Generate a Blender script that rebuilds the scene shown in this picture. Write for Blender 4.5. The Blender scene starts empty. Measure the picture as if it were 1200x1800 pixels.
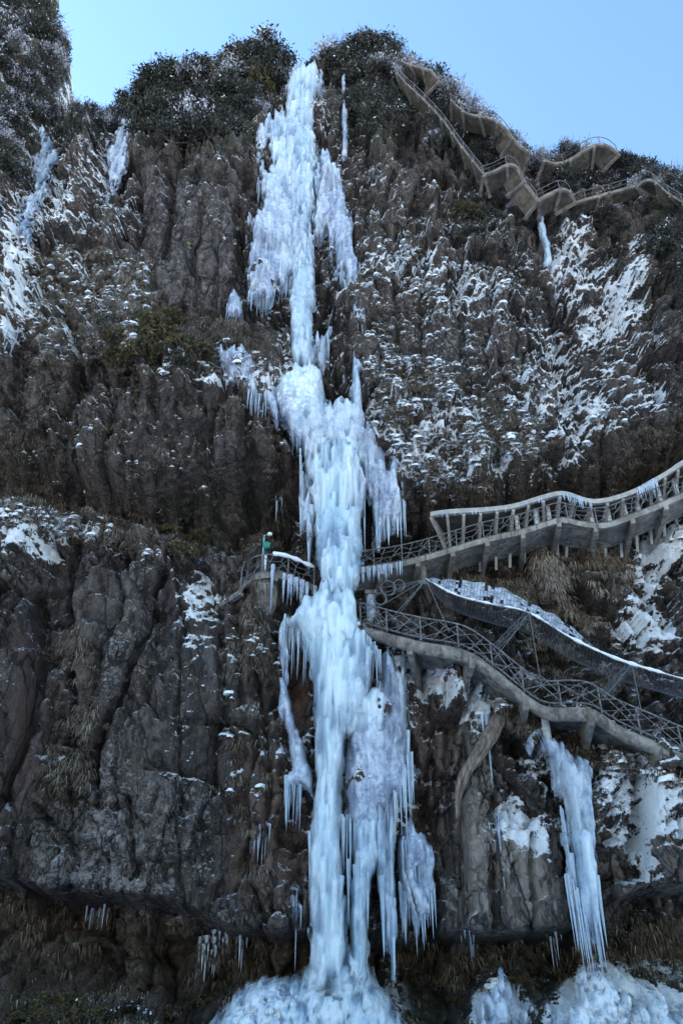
import bpy, math, random
import numpy as np
from mathutils import Vector
from mathutils.bvhtree import BVHTree

# ------------------------------------------------------------------ camera, sky, sun, exposure
scn = bpy.context.scene
COL = scn.collection
CAM = np.array([0.0, 0.0, 2.0])
PITCH = math.radians(33.0)
FPX = 1400.0                      # focal length in photograph pixels (photograph 1200 x 1800)
camd = bpy.data.cameras.new("camera")
camd.sensor_fit = 'VERTICAL'; camd.sensor_height = 36.0; camd.sensor_width = 24.0
camd.lens = 36.0 * FPX / 1800.0
camd.clip_start = 0.1; camd.clip_end = 4000.0
cam = bpy.data.objects.new("camera", camd); COL.objects.link(cam)
cam.location = CAM; cam.rotation_euler = (math.pi/2 + PITCH, 0, 0)
scn.camera = cam

SUN_EL = math.radians(30.0)
SUN_AZ = math.radians(-62.0)      # from +Y (behind the cliff) towards -X (left)
world = bpy.data.worlds.new("World"); scn.world = world; world.use_nodes = True
wn = world.node_tree.nodes; wl = world.node_tree.links
for n in list(wn): wn.remove(n)
sky = wn.new('ShaderNodeTexSky'); sky.sky_type = 'NISHITA'; sky.sun_disc = False
sky.sun_elevation = SUN_EL; sky.sun_rotation = SUN_AZ
sky.altitude = 1200; sky.air_density = 2.0; sky.dust_density = 0.5; sky.ozone_density = 5.5
bg = wn.new('ShaderNodeBackground'); bg.inputs['Strength'].default_value = 0.15
wo = wn.new('ShaderNodeOutputWorld')
wl.new(sky.outputs[0], bg.inputs[0]); wl.new(bg.outputs[0], wo.inputs[0])
sund = bpy.data.lights.new("sun", 'SUN'); sund.energy = 5.0; sund.angle = math.radians(0.5); sund.color = (1.0, 0.93, 0.82)
sun = bpy.data.objects.new("sun", sund); COL.objects.link(sun)
sdir = Vector((math.sin(SUN_AZ)*math.cos(SUN_EL), math.cos(SUN_AZ)*math.cos(SUN_EL), math.sin(SUN_EL)))
sun.rotation_euler = sdir.to_track_quat('Z', 'Y').to_euler()
vs = scn.view_settings
vs.view_transform = 'Standard'; vs.look = 'None'; vs.gamma = 1.0; vs.use_curve_mapping = False
vs.exposure = 1.44
try:
    scn.cycles.max_bounces = 6; scn.cycles.diffuse_bounces = 3; scn.cycles.glossy_bounces = 2; scn.cycles.transmission_bounces = 2
    scn.cycles.use_denoising = True
except Exception: pass

# ------------------------------------------------------------------ projection helpers (photograph pixels <-> space)
FWD = np.array([0, math.cos(PITCH), math.sin(PITCH)]); UPV = np.array([0, -math.sin(PITCH), math.cos(PITCH)])
def ray(u, v):
    u = np.asarray(u, float); v = np.asarray(v, float)
    a = (u-600.0)/FPX; b = (900.0-v)/FPX
    return np.stack([a, b*UPV[1]+FWD[1], b*UPV[2]+FWD[2]], -1)
def proj(X, Y, Z):
    dx = X-CAM[0]; dy = Y-CAM[1]; dz = Z-CAM[2]
    zc = dy*FWD[1]+dz*FWD[2]; zc = np.maximum(zc, 0.1)
    yc = dy*UPV[1]+dz*UPV[2]
    return 600+FPX*dx/zc, 900-FPX*yc/zc
def at_depth(u, v, Y):            # the point on the ray of a pixel at world depth Y
    d = ray(u, v); t = (np.asarray(Y, float)-CAM[1])/d[..., 1]
    return CAM+d*t[..., None]

# ------------------------------------------------------------------ noise
def _h(ix, iy, seed):
    ix = np.asarray(ix).astype(np.int64); iy = np.asarray(iy).astype(np.int64)
    h = (ix*374761393 + iy*668265263 + seed*2147483647 + 1274126177) & 0xFFFFFFFF
    h = ((h ^ (h >> 13))*1274126177) & 0xFFFFFFFF
    h = ((h ^ (h >> 16))*2246822519) & 0xFFFFFFFF
    return ((h ^ (h >> 15)) & 0xFFFFFF)/float(0xFFFFFF)
def noise(x, y, seed=0):          # value noise 0..1
    x = np.asarray(x, float); y = np.asarray(y, float)
    ix = np.floor(x); iy = np.floor(y); fx = x-ix; fy = y-iy
    fx = fx*fx*fx*(fx*(fx*6-15)+10); fy = fy*fy*fy*(fy*(fy*6-15)+10)
    a = _h(ix, iy, seed); b = _h(ix+1, iy, seed); c = _h(ix, iy+1, seed); d = _h(ix+1, iy+1, seed)
    return a+(b-a)*fx+(c-a)*fy+(a-b-c+d)*fx*fy
def fbm(x, y, seed=0, octs=4, gain=0.5):
    s = 0; a = 1.0; t = 0
    for o in range(octs):
        s = s+a*noise(x*(2**o)+17.3*o, y*(2**o)+9.1*o, seed+o); t += a; a *= gain
    return s/t
def ridged(x, y, seed=0, octs=3):
    s = 0; a = 1.0; t = 0
    for o in range(octs):
        s = s+a*(1-np.abs(2*noise(x*(2**o)+5.3*o, y*(2**o)+3.7*o, seed+o)-1)); t += a; a *= 0.5
    return s/t
def facets(x, y, seed=0, block=0.0):         # broken plates: every Voronoi cell a tilted plane; also the crack distance
    ix = np.floor(x); iy = np.floor(y)
    best = np.full(x.shape, 1e9); sec = np.full(x.shape, 1e9)
    val = np.zeros(x.shape)
    for dx in (-1, 0, 1):
        for dy in (-1, 0, 1):
            cx = ix+dx; cy = iy+dy
            px = cx+_h(cx, cy, seed); py = cy+_h(cx, cy, seed+7)
            d = (x-px)**2+(y-py)**2
            if block: d = d*(1-block)+block*np.maximum(np.abs(x-px), np.abs(y-py))**2
            near = d < best
            sec = np.where(near, best, np.minimum(sec, d))
            pl = (_h(cx, cy, seed+3)-0.5)+(x-px)*(_h(cx, cy, seed+4)-0.5)*1.6+(y-py)*(_h(cx, cy, seed+5)-0.5)*1.8
            val = np.where(near, pl, val); best = np.where(near, d, best)
    return val, np.sqrt(sec)-np.sqrt(best)
def sstep(a, b, x):
    t = np.clip((x-a)/(b-a), 0, 1); return t*t*(3-2*t)
def lerp(a, b, t): return a+(b-a)*t

# ------------------------------------------------------------------ painted regions of the photograph (polygons in pixels), at half size
MW, MH, MPAD = 680, 960, 30       # covers u -60..1300, v -60..1860 at 2 px per cell
gu, gv = np.meshgrid(np.arange(MW)*2.0-60, np.arange(MH)*2.0-60)
def inside(poly, u, v):
    r = np.zeros(u.shape, bool); n = len(poly)
    for i in range(n):
        x0, y0 = poly[i]; x1, y1 = poly[(i+1) % n]
        if y0 == y1: continue
        c = ((y0 > v) != (y1 > v)) & (u < (x1-x0)*(v-y0)/(y1-y0)+x0)
        r ^= c
    return r
def blur(a, r):
    r = int(r)
    if r < 1: return a
    for ax in (0, 1):
        for _ in range(2):
            p = np.pad(a, [(r+1, r) if k == ax else (0, 0) for k in (0, 1)], mode='edge')
            c = np.cumsum(p, axis=ax)
            n = a.shape[ax]
            if ax == 0: a = (c[2*r+1:2*r+1+n]-c[:n])/(2*r+1)
            else: a = (c[:, 2*r+1:2*r+1+n]-c[:, :n])/(2*r+1)
    return a
def paint(items, base=0.0, soft=4):
    m = np.full(gu.shape, base)
    for val, poly in items:
        xs = [p[0] for p in poly]; ys = [p[1] for p in poly]
        i0 = max(0, int((min(xs)+60)/2)); i1 = min(MW, int((max(xs)+60)/2)+2)
        j0 = max(0, int((min(ys)+60)/2)); j1 = min(MH, int((max(ys)+60)/2)+2)
        if i1 <= i0 or j1 <= j0: continue
        s = (slice(j0, j1), slice(i0, i1))
        ins = inside(poly, gu[s], gv[s])
        m[s] = np.where(ins, val, m[s])
    return blur(m, soft)
def bil(m, x, y):
    x = np.clip(x, 0, m.shape[1]-1.001); y = np.clip(y, 0, m.shape[0]-1.001)
    i = x.astype(int); j = y.astype(int); fx = x-i; fy = y-j
    return m[j, i]*(1-fx)*(1-fy)+m[j, i+1]*fx*(1-fy)+m[j+1, i]*(1-fx)*fy+m[j+1, i+1]*fx*fy
def look(m, u, v): return bil(m, (u+60)/2.0, (v+60)/2.0)
def pdist(u, v, line):            # distance in pixels to a polyline
    d = np.full(u.shape, 1e9)
    for (x0, y0), (x1, y1) in zip(line[:-1], line[1:]):
        dx = x1-x0; dy = y1-y0; L = dx*dx+dy*dy+1e-9
        t = np.clip(((u-x0)*dx+(v-y0)*dy)/L, 0, 1)
        d = np.minimum(d, np.hypot(u-x0-t*dx, v-y0-t*dy))
    return d

# ------------------------------------------------------------------ objects
def link(o, parent=None):
    COL.objects.link(o)
    if parent is not None: o.parent = parent
    return o
def tag(o, label=None, cat=None, group=None, kind=None):
    if label: o['label'] = label
    if cat: o['category'] = cat
    if group: o['group'] = group
    if kind: o['kind'] = kind
    return o
def make_mesh(name, V, F, mat=None, attrs=None, smooth=True):
    me = bpy.data.meshes.new(name)
    V = np.ascontiguousarray(np.asarray(V, np.float32)); F = np.asarray(F, np.int32)
    me.vertices.add(len(V)); me.vertices.foreach_set('co', V.ravel())
    k = F.shape[1]
    me.loops.add(F.size); me.loops.foreach_set('vertex_index', np.ascontiguousarray(F).ravel())
    me.polygons.add(len(F))
    me.polygons.foreach_set('loop_start', np.arange(0, F.size, k, dtype=np.int32))
    me.polygons.foreach_set('loop_total', np.full(len(F), k, np.int32))
    if smooth: me.polygons.foreach_set('use_smooth', np.ones(len(F), bool))
    for an, av in (attrs or {}).items():
        a = me.attributes.new(an, 'FLOAT', 'POINT'); a.data.foreach_set('value', np.ascontiguousarray(np.asarray(av, np.float32).ravel()))
    me.update(calc_edges=True); me.validate()
    if mat: me.materials.append(mat)
    return me
def obj(name, V, F, mat=None, parent=None, attrs=None, smooth=True):
    return link(bpy.data.objects.new(name, make_mesh(name, V, F, mat, attrs, smooth)), parent)
def empty(name, loc=(0, 0, 0), parent=None):
    o = bpy.data.objects.new(name, None); o.location = loc; o.empty_display_size = 0.2
    return link(o, parent)
def grid_faces(nr, nc, keep=None):
    idx = np.arange(nr*nc).reshape(nr, nc)
    f = np.stack([idx[:-1, :-1], idx[:-1, 1:], idx[1:, 1:], idx[1:, :-1]], -1)
    if keep is not None: f = f[keep]
    return f.reshape(-1, 4)
def compact(V, F, attrs=None):
    used = np.unique(F); m = np.full(len(V), -1); m[used] = np.arange(len(used))
    return V[used], m[F], {k: np.asarray(a).ravel()[used] for k, a in (attrs or {}).items()}
class MB:                         # collects shapes for one mesh (triangles and quads stored as quads / tris)
    def __init__(s): s.v = []; s.f = []; s.n = 0
    def add(s, V, F):
        V = np.asarray(V, float)
        for f in F: s.f.append(tuple(int(i)+s.n for i in f))
        s.v.append(V); s.n += len(V)
    def box(s, c, hx, hy, hz, ax=None):     # centre, half-axes as vectors or scalars
        c = np.asarray(c, float)
        if ax is None: ax = np.eye(3)
        A, B, Cc = np.asarray(ax[0])*hx, np.asarray(ax[1])*hy, np.asarray(ax[2])*hz
        V = [c+i*A+j*B+k*Cc for k in (-1, 1) for j in (-1, 1) for i in (-1, 1)]
        s.add(V, [(0, 2, 3, 1), (4, 5, 7, 6), (0, 1, 5, 4), (2, 6, 7, 3), (0, 4, 6, 2), (1, 3, 7, 5)])
    def hexa(s, P):               # 8 points: bottom loop 0-3, top loop 4-7
        s.add(P, [(3, 2, 1, 0), (4, 5, 6, 7), (0, 1, 5, 4), (1, 2, 6, 5), (2, 3, 7, 6), (3, 0, 4, 7)])
    def tube(s, pts, rad, n=6, cap=True):
        pts = np.asarray(pts, float); m = len(pts)
        rad = np.broadcast_to(np.asarray(rad, float), (m,))
        V = []; ref = None
        for i in range(m):
            d = pts[min(i+1, m-1)]-pts[max(i-1, 0)]; d = d/(np.linalg.norm(d)+1e-9)
            if ref is None:
                ref = np.cross(d, [0, 0, 1.0] if abs(d[2]) < 0.9 else [1.0, 0, 0])
            ref = ref-d*np.dot(ref, d); ref = ref/(np.linalg.norm(ref)+1e-9); b = np.cross(d, ref)
            for k in range(n):
                a = 2*math.pi*k/n
                V.append(pts[i]+rad[i]*(math.cos(a)*ref+math.sin(a)*b))
        F = [(i*n+k, i*n+(k+1) % n, (i+1)*n+(k+1) % n, (i+1)*n+k) for i in range(m-1) for k in range(n)]
        if cap: F += [tuple(range(n-1, -1, -1)), tuple((m-1)*n+k for k in range(n))]
        s.add(V, F)
    def mesh(s, name, mat, smooth=False):
        me = bpy.data.meshes.new(name)
        me.from_pydata([tuple(p) for p in np.concatenate(s.v)], [], s.f)
        if smooth: me.polygons.foreach_set('use_smooth', np.ones(len(me.polygons), bool))
        me.update()
        if mat: me.materials.append(mat)
        return me
    def build(s, name, mat, parent=None, smooth=False):
        return link(bpy.data.objects.new(name, s.mesh(name, mat, smooth)), parent)

# ------------------------------------------------------------------ materials
class NT:
    def __init__(s, name):
        s.m = bpy.data.materials.new(name); s.m.use_nodes = True
        s.t = s.m.node_tree; s.b = s.t.nodes['Principled BSDF']
    def n(s, typ, **kw):
        x = s.t.nodes.new(typ)
        for k, v in kw.items():
            if k[0] == '_': setattr(x, k[1:], v)
            else: x.inputs[k].default_value = v
        return x
    def l(s, a, b): s.t.links.new(a, b)
    def attr(s, nm): return s.n('ShaderNodeAttribute', _attribute_name=nm).outputs['Fac']
    def coord(s, scale=(1, 1, 1), obj=True):
        tc = s.n('ShaderNodeTexCoord'); mp = s.n('ShaderNodeMapping'); mp.inputs['Scale'].default_value = scale
        s.l(tc.outputs['Object'], mp.inputs['Vector']); return mp.outputs['Vector']
    def noise(s, vec, scale, detail=4, rough=0.6):
        x = s.n('ShaderNodeTexNoise', Scale=scale, Detail=detail, Roughness=rough); s.l(vec, x.inputs['Vector']); return x.outputs['Fac']
    def math(s, op, a, b=None, c=None, clamp=False):
        x = s.n('ShaderNodeMath', _operation=op, _use_clamp=clamp)
        for i, q in enumerate((a, b, c)):
            if q is None: continue
            if isinstance(q, (int, float)): x.inputs[i].default_value = q
            else: s.l(q, x.inputs[i])
        return x.outputs[0]
    def rng(s, v, a, b, c=0.0, d=1.0):
        x = s.n('ShaderNodeMapRange', _interpolation_type='SMOOTHSTEP')
        x.inputs['From Min'].default_value = a; x.inputs['From Max'].default_value = b
        x.inputs['To Min'].default_value = c; x.inputs['To Max'].default_value = d
        s.l(v, x.inputs['Value']); return x.outputs['Result']
    def mix(s, f, a, b):
        x = s.n('ShaderNodeMix', _data_type='RGBA')
        if isinstance(f, (int, float)): x.inputs['Factor'].default_value = f
        else: s.l(f, x.inputs['Factor'])
        for nm, q in (('A', a), ('B', b)):
            sock = [i for i in x.inputs if i.name == nm and i.type == 'RGBA'][0]
            if isinstance(q, tuple): sock.default_value = (*q, 1.0) if len(q) == 3 else q
            else: s.l(q, sock)
        return [o for o in x.outputs if o.type == 'RGBA'][0]
    def bump(s, h, strength=0.5, dist=0.05):
        x = s.n('ShaderNodeBump', Strength=strength, Distance=dist); s.l(h, x.inputs['Height']); s.l(x.outputs[0], s.b.inputs['Normal'])
    def col(s, c):
        if isinstance(c, tuple): s.b.inputs['Base Color'].default_value = (*c, 1)
        else: s.l(c, s.b.inputs['Base Color'])
    def rough(s, r, spec=0.3):
        if isinstance(r, (int, float)): s.b.inputs['Roughness'].default_value = r
        else: s.l(r, s.b.inputs['Roughness'])
        s.b.inputs['Specular IOR Level'].default_value = spec

def mat_rock():
    t = NT('cliff_rock')
    c = t.coord(); cs = t.coord((1.6, 1.6, 0.16))
    big = t.noise(c, 0.22, 2, 0.6); fine = t.noise(c, 2.6, 5, 0.68); tiny = t.noise(c, 11.0, 3, 0.7)
    streak = t.noise(cs, 1.0, 4, 0.62)
    vor = t.n('ShaderNodeTexVoronoi', Scale=1.7, _feature='F1'); t.l(t.coord((1.0, 1.0, 0.55)), vor.inputs['Vector'])
    sep = t.n('ShaderNodeSeparateColor'); t.l(vor.outputs['Color'], sep.inputs[0])
    sl = t.attr('slab'); ro = t.math('SUBTRACT', 1.0, t.math('MULTIPLY', sl, 0.75))
    hue = t.noise(c, 0.11, 2, 0.5)
    col = t.mix(t.rng(big, 0.42, 0.58), (0.014, 0.012, 0.013), t.mix(t.rng(hue, 0.40, 0.60), (0.046, 0.040, 0.044), (0.064, 0.043, 0.032)))
    col = t.mix(t.math('MULTIPLY', sep.outputs[0], 0.4), col, (0.075, 0.059, 0.052))
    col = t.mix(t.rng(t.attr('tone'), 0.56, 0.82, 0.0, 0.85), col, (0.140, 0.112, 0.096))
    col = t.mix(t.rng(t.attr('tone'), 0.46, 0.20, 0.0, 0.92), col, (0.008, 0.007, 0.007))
    col = t.mix(t.math('MULTIPLY', sl, 0.65), col, (0.050, 0.041, 0.042))
    col = t.mix(t.math('MULTIPLY', t.rng(streak, 0.46, 0.36), t.math('MULTIPLY', sl, 0.75)), col, (0.150, 0.130, 0.124))
    col = t.mix(t.math('MULTIPLY', t.rng(streak, 0.52, 0.60), 0.75), col, (0.014, 0.012, 0.013))
    col = t.mix(t.math('MULTIPLY', t.rng(fine, 0.52, 0.60), t.math('MULTIPLY', ro, 0.7)), col, (0.145, 0.116, 0.099))
    col = t.mix(t.math('MULTIPLY', t.rng(tiny, 0.49, 0.41), t.math('MULTIPLY', ro, 0.8)), col, (0.009, 0.008, 0.008))
    col = t.mix(t.math('MULTIPLY', t.rng(tiny, 0.55, 0.61), t.math('MULTIPLY', ro, 0.5)), col, (0.24, 0.20, 0.172))
    # fracture network
    def cracks(sc, str_, lo, hi):
        mp = t.coord(str_); d = t.n('ShaderNodeTexNoise', Scale=1.1, Detail=1.0); t.l(mp, d.inputs['Vector'])
        ad = t.n('ShaderNodeVectorMath', _operation='MULTIPLY_ADD'); t.l(d.outputs['Color'], ad.inputs[0]); ad.inputs[1].default_value = (0.55, 0.55, 0.55); t.l(mp, ad.inputs[2])
        v = t.n('ShaderNodeTexVoronoi', Scale=sc, _feature='DISTANCE_TO_EDGE'); t.l(ad.outputs[0], v.inputs['Vector'])
        return t.rng(v.outputs['Distance'], hi, lo)
    k1 = cracks(0.55, (1.0, 1.0, 0.34), 0.006, 0.035); k2 = cracks(1.7, (1.0, 1.0, 0.5), 0.01, 0.06)
    ck = t.math('MAXIMUM', t.math('MULTIPLY', k1, 0.9), t.math('MULTIPLY', t.math('MULTIPLY', k2, ro), 0.7))
    # brown wet rock
    col = t.mix(t.math('MULTIPLY', t.attr('brown'), t.rng(streak, 0.30, 0.62, 0.5, 1.0)), col, (0.165, 0.088, 0.062))
    # tan water-washed rock with vertical streaks
    tf = t.math('MULTIPLY', t.attr('tan'), t.rng(streak, 0.40, 0.54))
    col = t.mix(tf, col, (0.34, 0.285, 0.245))
    # pale lichen, in flecks
    pf = t.math('ADD', t.attr('pale'), t.math('MULTIPLY', t.math('SUBTRACT', t.math('ADD', t.math('MULTIPLY', fine, 0.6), t.math('MULTIPLY', tiny, 0.4)), 0.5), 5.0))
    pm = t.math('MULTIPLY', t.rng(pf, 0.52, 0.95), t.rng(t.attr('pale'), 0.05, 0.35))
    col = t.mix(t.math('MULTIPLY', pm, 0.9), col, (0.27, 0.24, 0.228))
    col = t.mix(ck, col, (0.007, 0.006, 0.006))
    # dead grass roots and moss
    gf = t.math('MULTIPLY', t.attr('grass'), t.rng(fine, 0.40, 0.62))
    col = t.mix(t.math('MULTIPLY', gf, 0.7), col, (0.085, 0.062, 0.036))
    col = t.mix(t.math('MULTIPLY', t.attr('moss'), t.rng(fine, 0.35, 0.6)), col, (0.030, 0.034, 0.017))
    # snow that holds on the treads of the rock
    g = t.n('ShaderNodeNewGeometry'); sx = t.n('ShaderNodeSeparateXYZ'); t.l(g.outputs['Normal'], sx.inputs[0])
    ss = t.math('ADD', t.math('MULTIPLY', t.noise(t.coord((1.0, 1.0, 1.5)), 0.75, 4, 0.62), 0.38), t.math('MULTIPLY', t.noise(t.coord((1.0, 1.0, 1.8)), 3.6, 5, 0.75), 0.62))
    sf = t.math('ADD', t.attr('snow'), t.math('ADD', t.math('MULTIPLY', t.math('SUBTRACT', ss, 0.5), 3.5), t.math('MULTIPLY', t.math('SUBTRACT', sx.outputs['Z'], 0.10), 0.7)))
    sm = t.math('MULTIPLY', t.rng(sf, 0.50, 0.66), t.rng(t.attr('snow'), 0.015, 0.12))
    col = t.mix(sm, col, (0.84, 0.86, 0.89))
    t.col(col)
    t.rough(t.mix(sm, (0.62, 0.62, 0.62), (0.75, 0.75, 0.75)), 0.35)
    hh = t.math('ADD', fine, t.math('MULTIPLY', tiny, 0.35))
    t.bump(hh, 1.0, 0.22)
    return t.m
def mat_plain(name, c0, c1, scale=6.0, rough=0.7, spec=0.3, bump=0.4, bdist=0.02, stretch=(1, 1, 1)):
    t = NT(name); c = t.coord(stretch); f = t.noise(c, scale, 6, 0.65)
    t.col(t.mix(t.rng(f, 0.35, 0.68), c0, c1)); t.rough(rough, spec); t.bump(f, bump, bdist); return t.m
def mat_var(name, cols, rough=0.8, spec=0.2, trans=0.0):      # colour by the per-piece attribute 'var'
    t = NT(name); r = t.n('ShaderNodeValToRGB'); e = r.color_ramp.elements
    while len(e) < len(cols): e.new(0.5)
    for i, c in enumerate(cols): e[i].position = i/(len(cols)-1); e[i].color = (*c, 1)
    t.l(t.attr('var'), r.inputs[0]); t.col(r.outputs[0]); t.rough(rough, spec); return t.m
def mat_ice():
    t = NT('ice'); cs = t.coord((1.0, 1.0, 0.10)); c = t.coord()
    streak = t.noise(cs, 3.2, 4, 0.6); wide = t.noise(cs, 0.9, 2, 0.6); f = t.noise(c, 4.0, 5, 0.7); ff = t.noise(c, 14.0, 2, 0.7)
    tint = t.attr('tint')
    gr = t.attr('groove')
    rime = t.mix(t.rng(f, 0.38, 0.60), (0.28, 0.33, 0.46), (0.58, 0.63, 0.73))
    rime = t.mix(t.math('MULTIPLY', t.rng(streak, 0.50, 0.60), 0.55), rime, (0.18, 0.22, 0.33))
    cyan = t.mix(t.rng(wide, 0.38, 0.62), (0.40, 0.54, 0.62), (0.61, 0.71, 0.76))
    cyan = t.mix(t.math('MULTIPLY', t.rng(streak, 0.52, 0.63), 0.6), cyan, (0.25, 0.38, 0.48))
    col = t.mix(tint, rime, cyan)
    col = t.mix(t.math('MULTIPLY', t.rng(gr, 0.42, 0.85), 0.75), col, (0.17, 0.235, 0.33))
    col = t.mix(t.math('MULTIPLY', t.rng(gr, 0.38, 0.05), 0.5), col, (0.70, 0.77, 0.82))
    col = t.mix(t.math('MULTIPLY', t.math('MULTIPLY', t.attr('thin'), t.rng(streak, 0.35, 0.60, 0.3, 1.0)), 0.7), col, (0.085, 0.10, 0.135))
    sn = t.rng(t.math('ADD', t.attr('snowy'), t.math('MULTIPLY', t.math('SUBTRACT', f, 0.5), 1.4)), 0.45, 0.75)
    sn = t.math('MULTIPLY', sn, t.rng(t.attr('snowy'), 0.02, 0.15))
    col = t.mix(sn, col, (0.82, 0.85, 0.88))
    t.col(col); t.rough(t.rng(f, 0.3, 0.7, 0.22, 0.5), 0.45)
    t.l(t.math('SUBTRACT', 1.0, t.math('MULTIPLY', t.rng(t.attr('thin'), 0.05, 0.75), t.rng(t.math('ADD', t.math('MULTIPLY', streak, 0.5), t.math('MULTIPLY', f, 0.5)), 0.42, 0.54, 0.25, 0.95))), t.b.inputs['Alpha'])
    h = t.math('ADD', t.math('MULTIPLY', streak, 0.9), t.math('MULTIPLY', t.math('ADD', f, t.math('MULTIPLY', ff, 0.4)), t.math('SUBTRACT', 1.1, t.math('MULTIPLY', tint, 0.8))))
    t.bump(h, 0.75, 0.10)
    return t.m
M = {}
M['rock'] = mat_rock()
M['ice'] = mat_ice()
def mat_concrete(name, dark, light, stain):
    t = NT(name); c = t.coord(); f = t.noise(c, 2.4, 5, 0.65); d = t.noise(t.coord((2.2, 2.2, 0.25)), 1.6, 4, 0.65); b = t.noise(c, 0.6, 3, 0.6)
    col = t.mix(t.rng(f, 0.38, 0.64), dark, light)
    col = t.mix(t.math('MULTIPLY', t.rng(d, 0.50, 0.64), 0.75), col, stain)
    col = t.mix(t.math('MULTIPLY', t.rng(b, 0.50, 0.62), 0.55), col, stain)
    t.col(col); t.rough(0.88, 0.2); t.bump(f, 0.6, 0.03); return t.m
M['concrete'] = mat_concrete('weathered_concrete', (0.20, 0.172, 0.145), (0.36, 0.325, 0.285), (0.085, 0.072, 0.060))
M['darkconcrete'] = mat_concrete('stained_concrete', (0.14, 0.122, 0.105), (0.29, 0.26, 0.225), (0.060, 0.052, 0.045))
M['palepost'] = mat_plain('pale_concrete', (0.42, 0.42, 0.40), (0.60, 0.60, 0.57), 3.0, 0.8, 0.25)
M['branchrail'] = mat_plain('grey_branch_rail', (0.075, 0.072, 0.075), (0.21, 0.205, 0.205), 7.0, 0.75, 0.3)
M['snow'] = mat_plain('snow', (0.82, 0.84, 0.88), (0.89, 0.905, 0.93), 5.0, 0.7, 0.25, 0.6, 0.05)
M['steel'] = mat_plain('weathered_steel', (0.10, 0.11, 0.12), (0.22, 0.23, 0.25), 6.0, 0.5, 0.5)
M['wire'] = mat_plain('net_wire', (0.09, 0.10, 0.115), (0.16, 0.175, 0.20), 8.0, 0.5, 0.5)
M['green'] = mat_plain('green_paint', (0.02, 0.16, 0.12), (0.03, 0.24, 0.18), 6.0, 0.45, 0.5)
M['teal'] = mat_plain('frosted_green_steel', (0.10, 0.20, 0.21), (0.30, 0.42, 0.45), 9.0, 0.5, 0.4)
M['lamp'] = mat_plain('white_plastic', (0.75, 0.75, 0.74), (0.85, 0.85, 0.84), 5.0, 0.4, 0.5)
M['bark'] = mat_plain('dead_wood', (0.10, 0.075, 0.06), (0.27, 0.215, 0.18), 3.0, 0.85, 0.2, 0.9, 0.04, (2.5, 2.5, 0.3))
M['twig'] = mat_plain('twigs', (0.045, 0.038, 0.036), (0.10, 0.085, 0.08), 5.0, 0.85, 0.2)
M['leaf'] = mat_var('evergreen_leaves', [(0.010, 0.011, 0.009), (0.020, 0.022, 0.016), (0.034, 0.034, 0.023), (0.075, 0.062, 0.045)], 0.5, 0.35)
M['leaf_tan'] = mat_var('winter_brown_leaves', [(0.040, 0.030, 0.018), (0.085, 0.062, 0.032), (0.070, 0.070, 0.030), (0.16, 0.115, 0.065)], 0.7, 0.2)
M['frost'] = mat_var('frosted_twigs', [(0.10, 0.10, 0.12), (0.24, 0.23, 0.26), (0.42, 0.42, 0.46), (0.62, 0.63, 0.68)], 0.7, 0.2)
M['grass'] = mat_var('dry_grass', [(0.050, 0.037, 0.027), (0.125, 0.092, 0.066), (0.22, 0.170, 0.125), (0.40, 0.33, 0.26)], 0.8, 0.2)
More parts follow.
